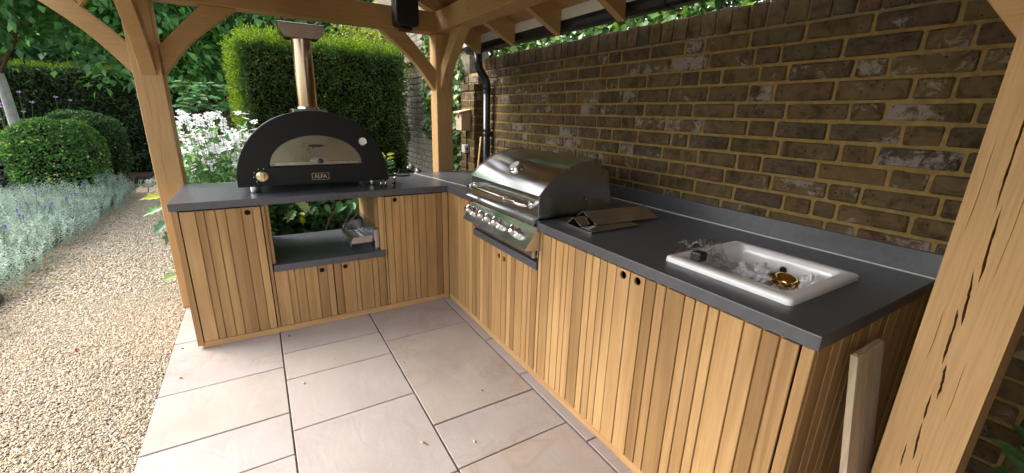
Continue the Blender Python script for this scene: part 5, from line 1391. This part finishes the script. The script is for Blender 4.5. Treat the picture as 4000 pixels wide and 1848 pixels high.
for k in range(12):
    a = k * 2.4; p = Vector((-2.80 + .16 * math.cos(a) * random.random(), 5.9 + .1 * math.sin(a), .14 + .1 * random.random()))
    leaf_part(wp, p, (math.cos(a), math.sin(a), .3), (0, -.3, 1), .09, 'oval', 'shrub1')
for k in range(4):
    o = link('flower', me, (-2.78 + .07 * k, 5.86 - .03 * k, .24 + .02 * (k % 2)), wp); o.scale = (.05,) * 3; o.rotation_euler = (.7, .2, k)
tube('stem', [(-2.84, 5.95, 0), (-2.8, 5.9, .15), (-2.6, 5.8, .25)], [.008, .006, .004], M['stem'], wp, 6)

# ---------------- ivy
def ivy(name, label, region, n_part, n_mass, size, stems, facing, z0=0.0, mass_size=None):
    (x0, x1), (y0, y1), (za, zb_) = region
    root = thing(name, ((x0 + x1) / 2, (y0 + y1) / 2, z0), label, 'ivy')
    bm = bmesh.new()
    for k in range(stems):
        p0 = Vector((random.uniform(x0, x1), random.uniform(y0, y1), za - .05)); p1 = Vector((random.uniform(x0, x1), random.uniform(y0, y1), zb_ - .1 * random.random()))
        add_tube(bm, [p0, p0.lerp(p1, .35) + rv(.03), p0.lerp(p1, .7) + rv(.03), p1], [.006, .005, .004, .003], 5)
    bm_obj('stems', bm, M['bark'], root)
    f = Vector(facing)
    for k in range(n_part):
        p = Vector((random.uniform(x0, x1), random.uniform(y0, y1), random.uniform(za, zb_)))
        d = Vector((random.gauss(0, .5), random.gauss(0, .5), random.uniform(-1, .25))) + f * .4
        leaf_part(root, p, d, f + rv(.35) + Vector((0, 0, .35)), size * random.uniform(.6, 1.2), 'ivy', 'ivy1')
    if n_mass:
        P_ = np.stack([RNG.uniform(x0, x1, n_mass), RNG.uniform(y0, y1, n_mass), RNG.uniform(za, zb_, n_mass)], 1)
        ff = np.array(facing, float)
        s_ = (mass_size or size)
        foliage('foliage', P_, rand_unit(n_mass) * .8 + ff * .3 + np.array((0, 0, -.4)), rand_unit(n_mass) * .6 + ff * .5 + np.array((0, 0, .6)), RNG.uniform(.5, 1.1, n_mass) * s_, RNG.uniform(.5, .9, n_mass) * s_, RNG.uniform(0, 1, n_mass), M['ivy'], root, .15)
    return root
ivy('wall_top_ivy', 'sunlit ivy spilling behind the top of the brick wall', ((1.12, 1.55), (-2.0, 1.9), (1.86, 2.75)), 220, 8200, 0.085, 14, (-.5, -.3, .3))
ivy('post_ivy', 'ivy hanging on the wall right of the corner post', ((0.74, 0.85), (1.46, 2.05), (0.75, 2.02)), 120, 420, 0.085, 8, (-1, -.3, 0))
ivy('far_wall_ivy', 'ivy on the far wall left of the corner post', ((0.79, 0.85), (2.45, 2.75), (1.15, 2.75)), 90, 260, 0.085, 5, (-1, -.3, 0))
# dark plant at the lower right, behind the near post
rp_ = thing('corner_plant', (0.62, -2.93, 0), 'small dark leafy plant behind the near oak post', 'plant')
for k in range(14):
    a = k * 2.4
    leaf_part(rp_, (0.62, -2.90 + .02 * math.sin(a), .44 + .010 * k), (math.cos(a), math.sin(a), .35 + .04 * k), (0, 0, 1), random.uniform(.06, .12), 'oval', 'shrub1')
tube('stem', [(.62, -2.90, 0), (.62, -2.90, .58)], [.008, .004], M['stem'], rp_, 6)
# mirror balls on stakes behind the worktop
for k, (x, y, z, lab) in enumerate(((0.33, 1.98, 0.80, 'higher of two mirror balls behind the worktop corner'), (0.42, 2.00, 0.735, 'lower right of two mirror balls behind the worktop corner'))):
    b_ = thing('mirror_ball', (x, y, 0), lab, 'ornament', 'pair of mirror balls behind the worktop')
    lathe('globe', [(0.058 * math.sin(math.pi * i / 14), -0.058 * math.cos(math.pi * i / 14)) for i in range(15)], (x, y, z), M['chrome'], b_, (0, 0, 1), 24)
    tube('stake', [(x, y, 0), (x, y, z - .056)], .006, M['blackm'], b_, 6)

# ================================================================== SMALL LOOSE THINGS
def chip(x, y, s, mat, name, lab, cat, grp):
    bm = bmesh.new(); bmesh.ops.create_icosphere(bm, subdivisions=1, radius=1)
    a = random.random() * 3
    for v in bm.verts:
        q = v.co * random.uniform(.8, 1.15); px, py = q.x * s, q.y * s * .62
        v.co = Vector((x + px * math.cos(a) - py * math.sin(a), y + px * math.sin(a) + py * math.cos(a), .0008 + s * .38 + q.z * s * .4))
    return tag(bm_obj(name, bm, mat), lab, cat, grp)
pale = plain('pale_chip', (.55, .48, .38), .8); darkc = plain('dark_chip', (.06, .05, .04), .8)
for x, y, s_, lab in [(-1.14, -.67, .010, 'pale gravel chip on the veined slab right of the long joint'), (-.96, -.5, .007, 'tiny pale chip on the slab in front of the niche doors'), (-.72, -1.40, .011, 'pale chip beside the curled dry leaf on the paving'), (-.51, -1.51, .010, 'pale chip on the slab between dry leaf and sink cabinet')]:
    chip(x, y, s_, pale, 'gravel_chip', lab, 'stone', 'pale chips strayed onto the paving')
for x, y, s_, lab in [(-1.17, -.08, .010, 'dark crumb beside the plinth below the oven cabinet doors'), (-.60, -.74, .006, 'tiny dark crumb near the left edge of the large slab'), (-.31, -1.2, .008, 'dark seed like crumb on the large slab near grill cabinet'), (-1.72, -.30, .009, 'dark crumb on the outer slab beside the gravel'), (-1.75, .06, .008, 'dark crumb at the patio edge left of the oven cabinet')]:
    chip(x, y, s_, darkc, 'dark_crumb', lab, 'debris', 'dark crumbs on the paving')
for x, y, s_, rot, lab in [(-.71, -1.43, .032, .6, 'curled brown dry leaf on the large central slab'), (-2.28, .28, .05, .3, 'dark curled leaf lying in the middle of the gravel')]:
    o = tag(link('dry_leaf', leaf_mesh('oval', 'dryleaf'), (x, y, .010)), lab, 'leaf'); o.scale = (s_, s_, s_ * 2); o.rotation_euler = (.25, .5, rot)
tag(tube('garden_hose', [(-3.05, 1.62, .012), (-2.99, 1.50, .016), (-2.965, 1.36, .016), (-2.99, 1.22, .014), (-3.06, 1.12, .012)], .013, M['black'], None, 8), 'end of a dark garden hose at the bed edge', 'hose')
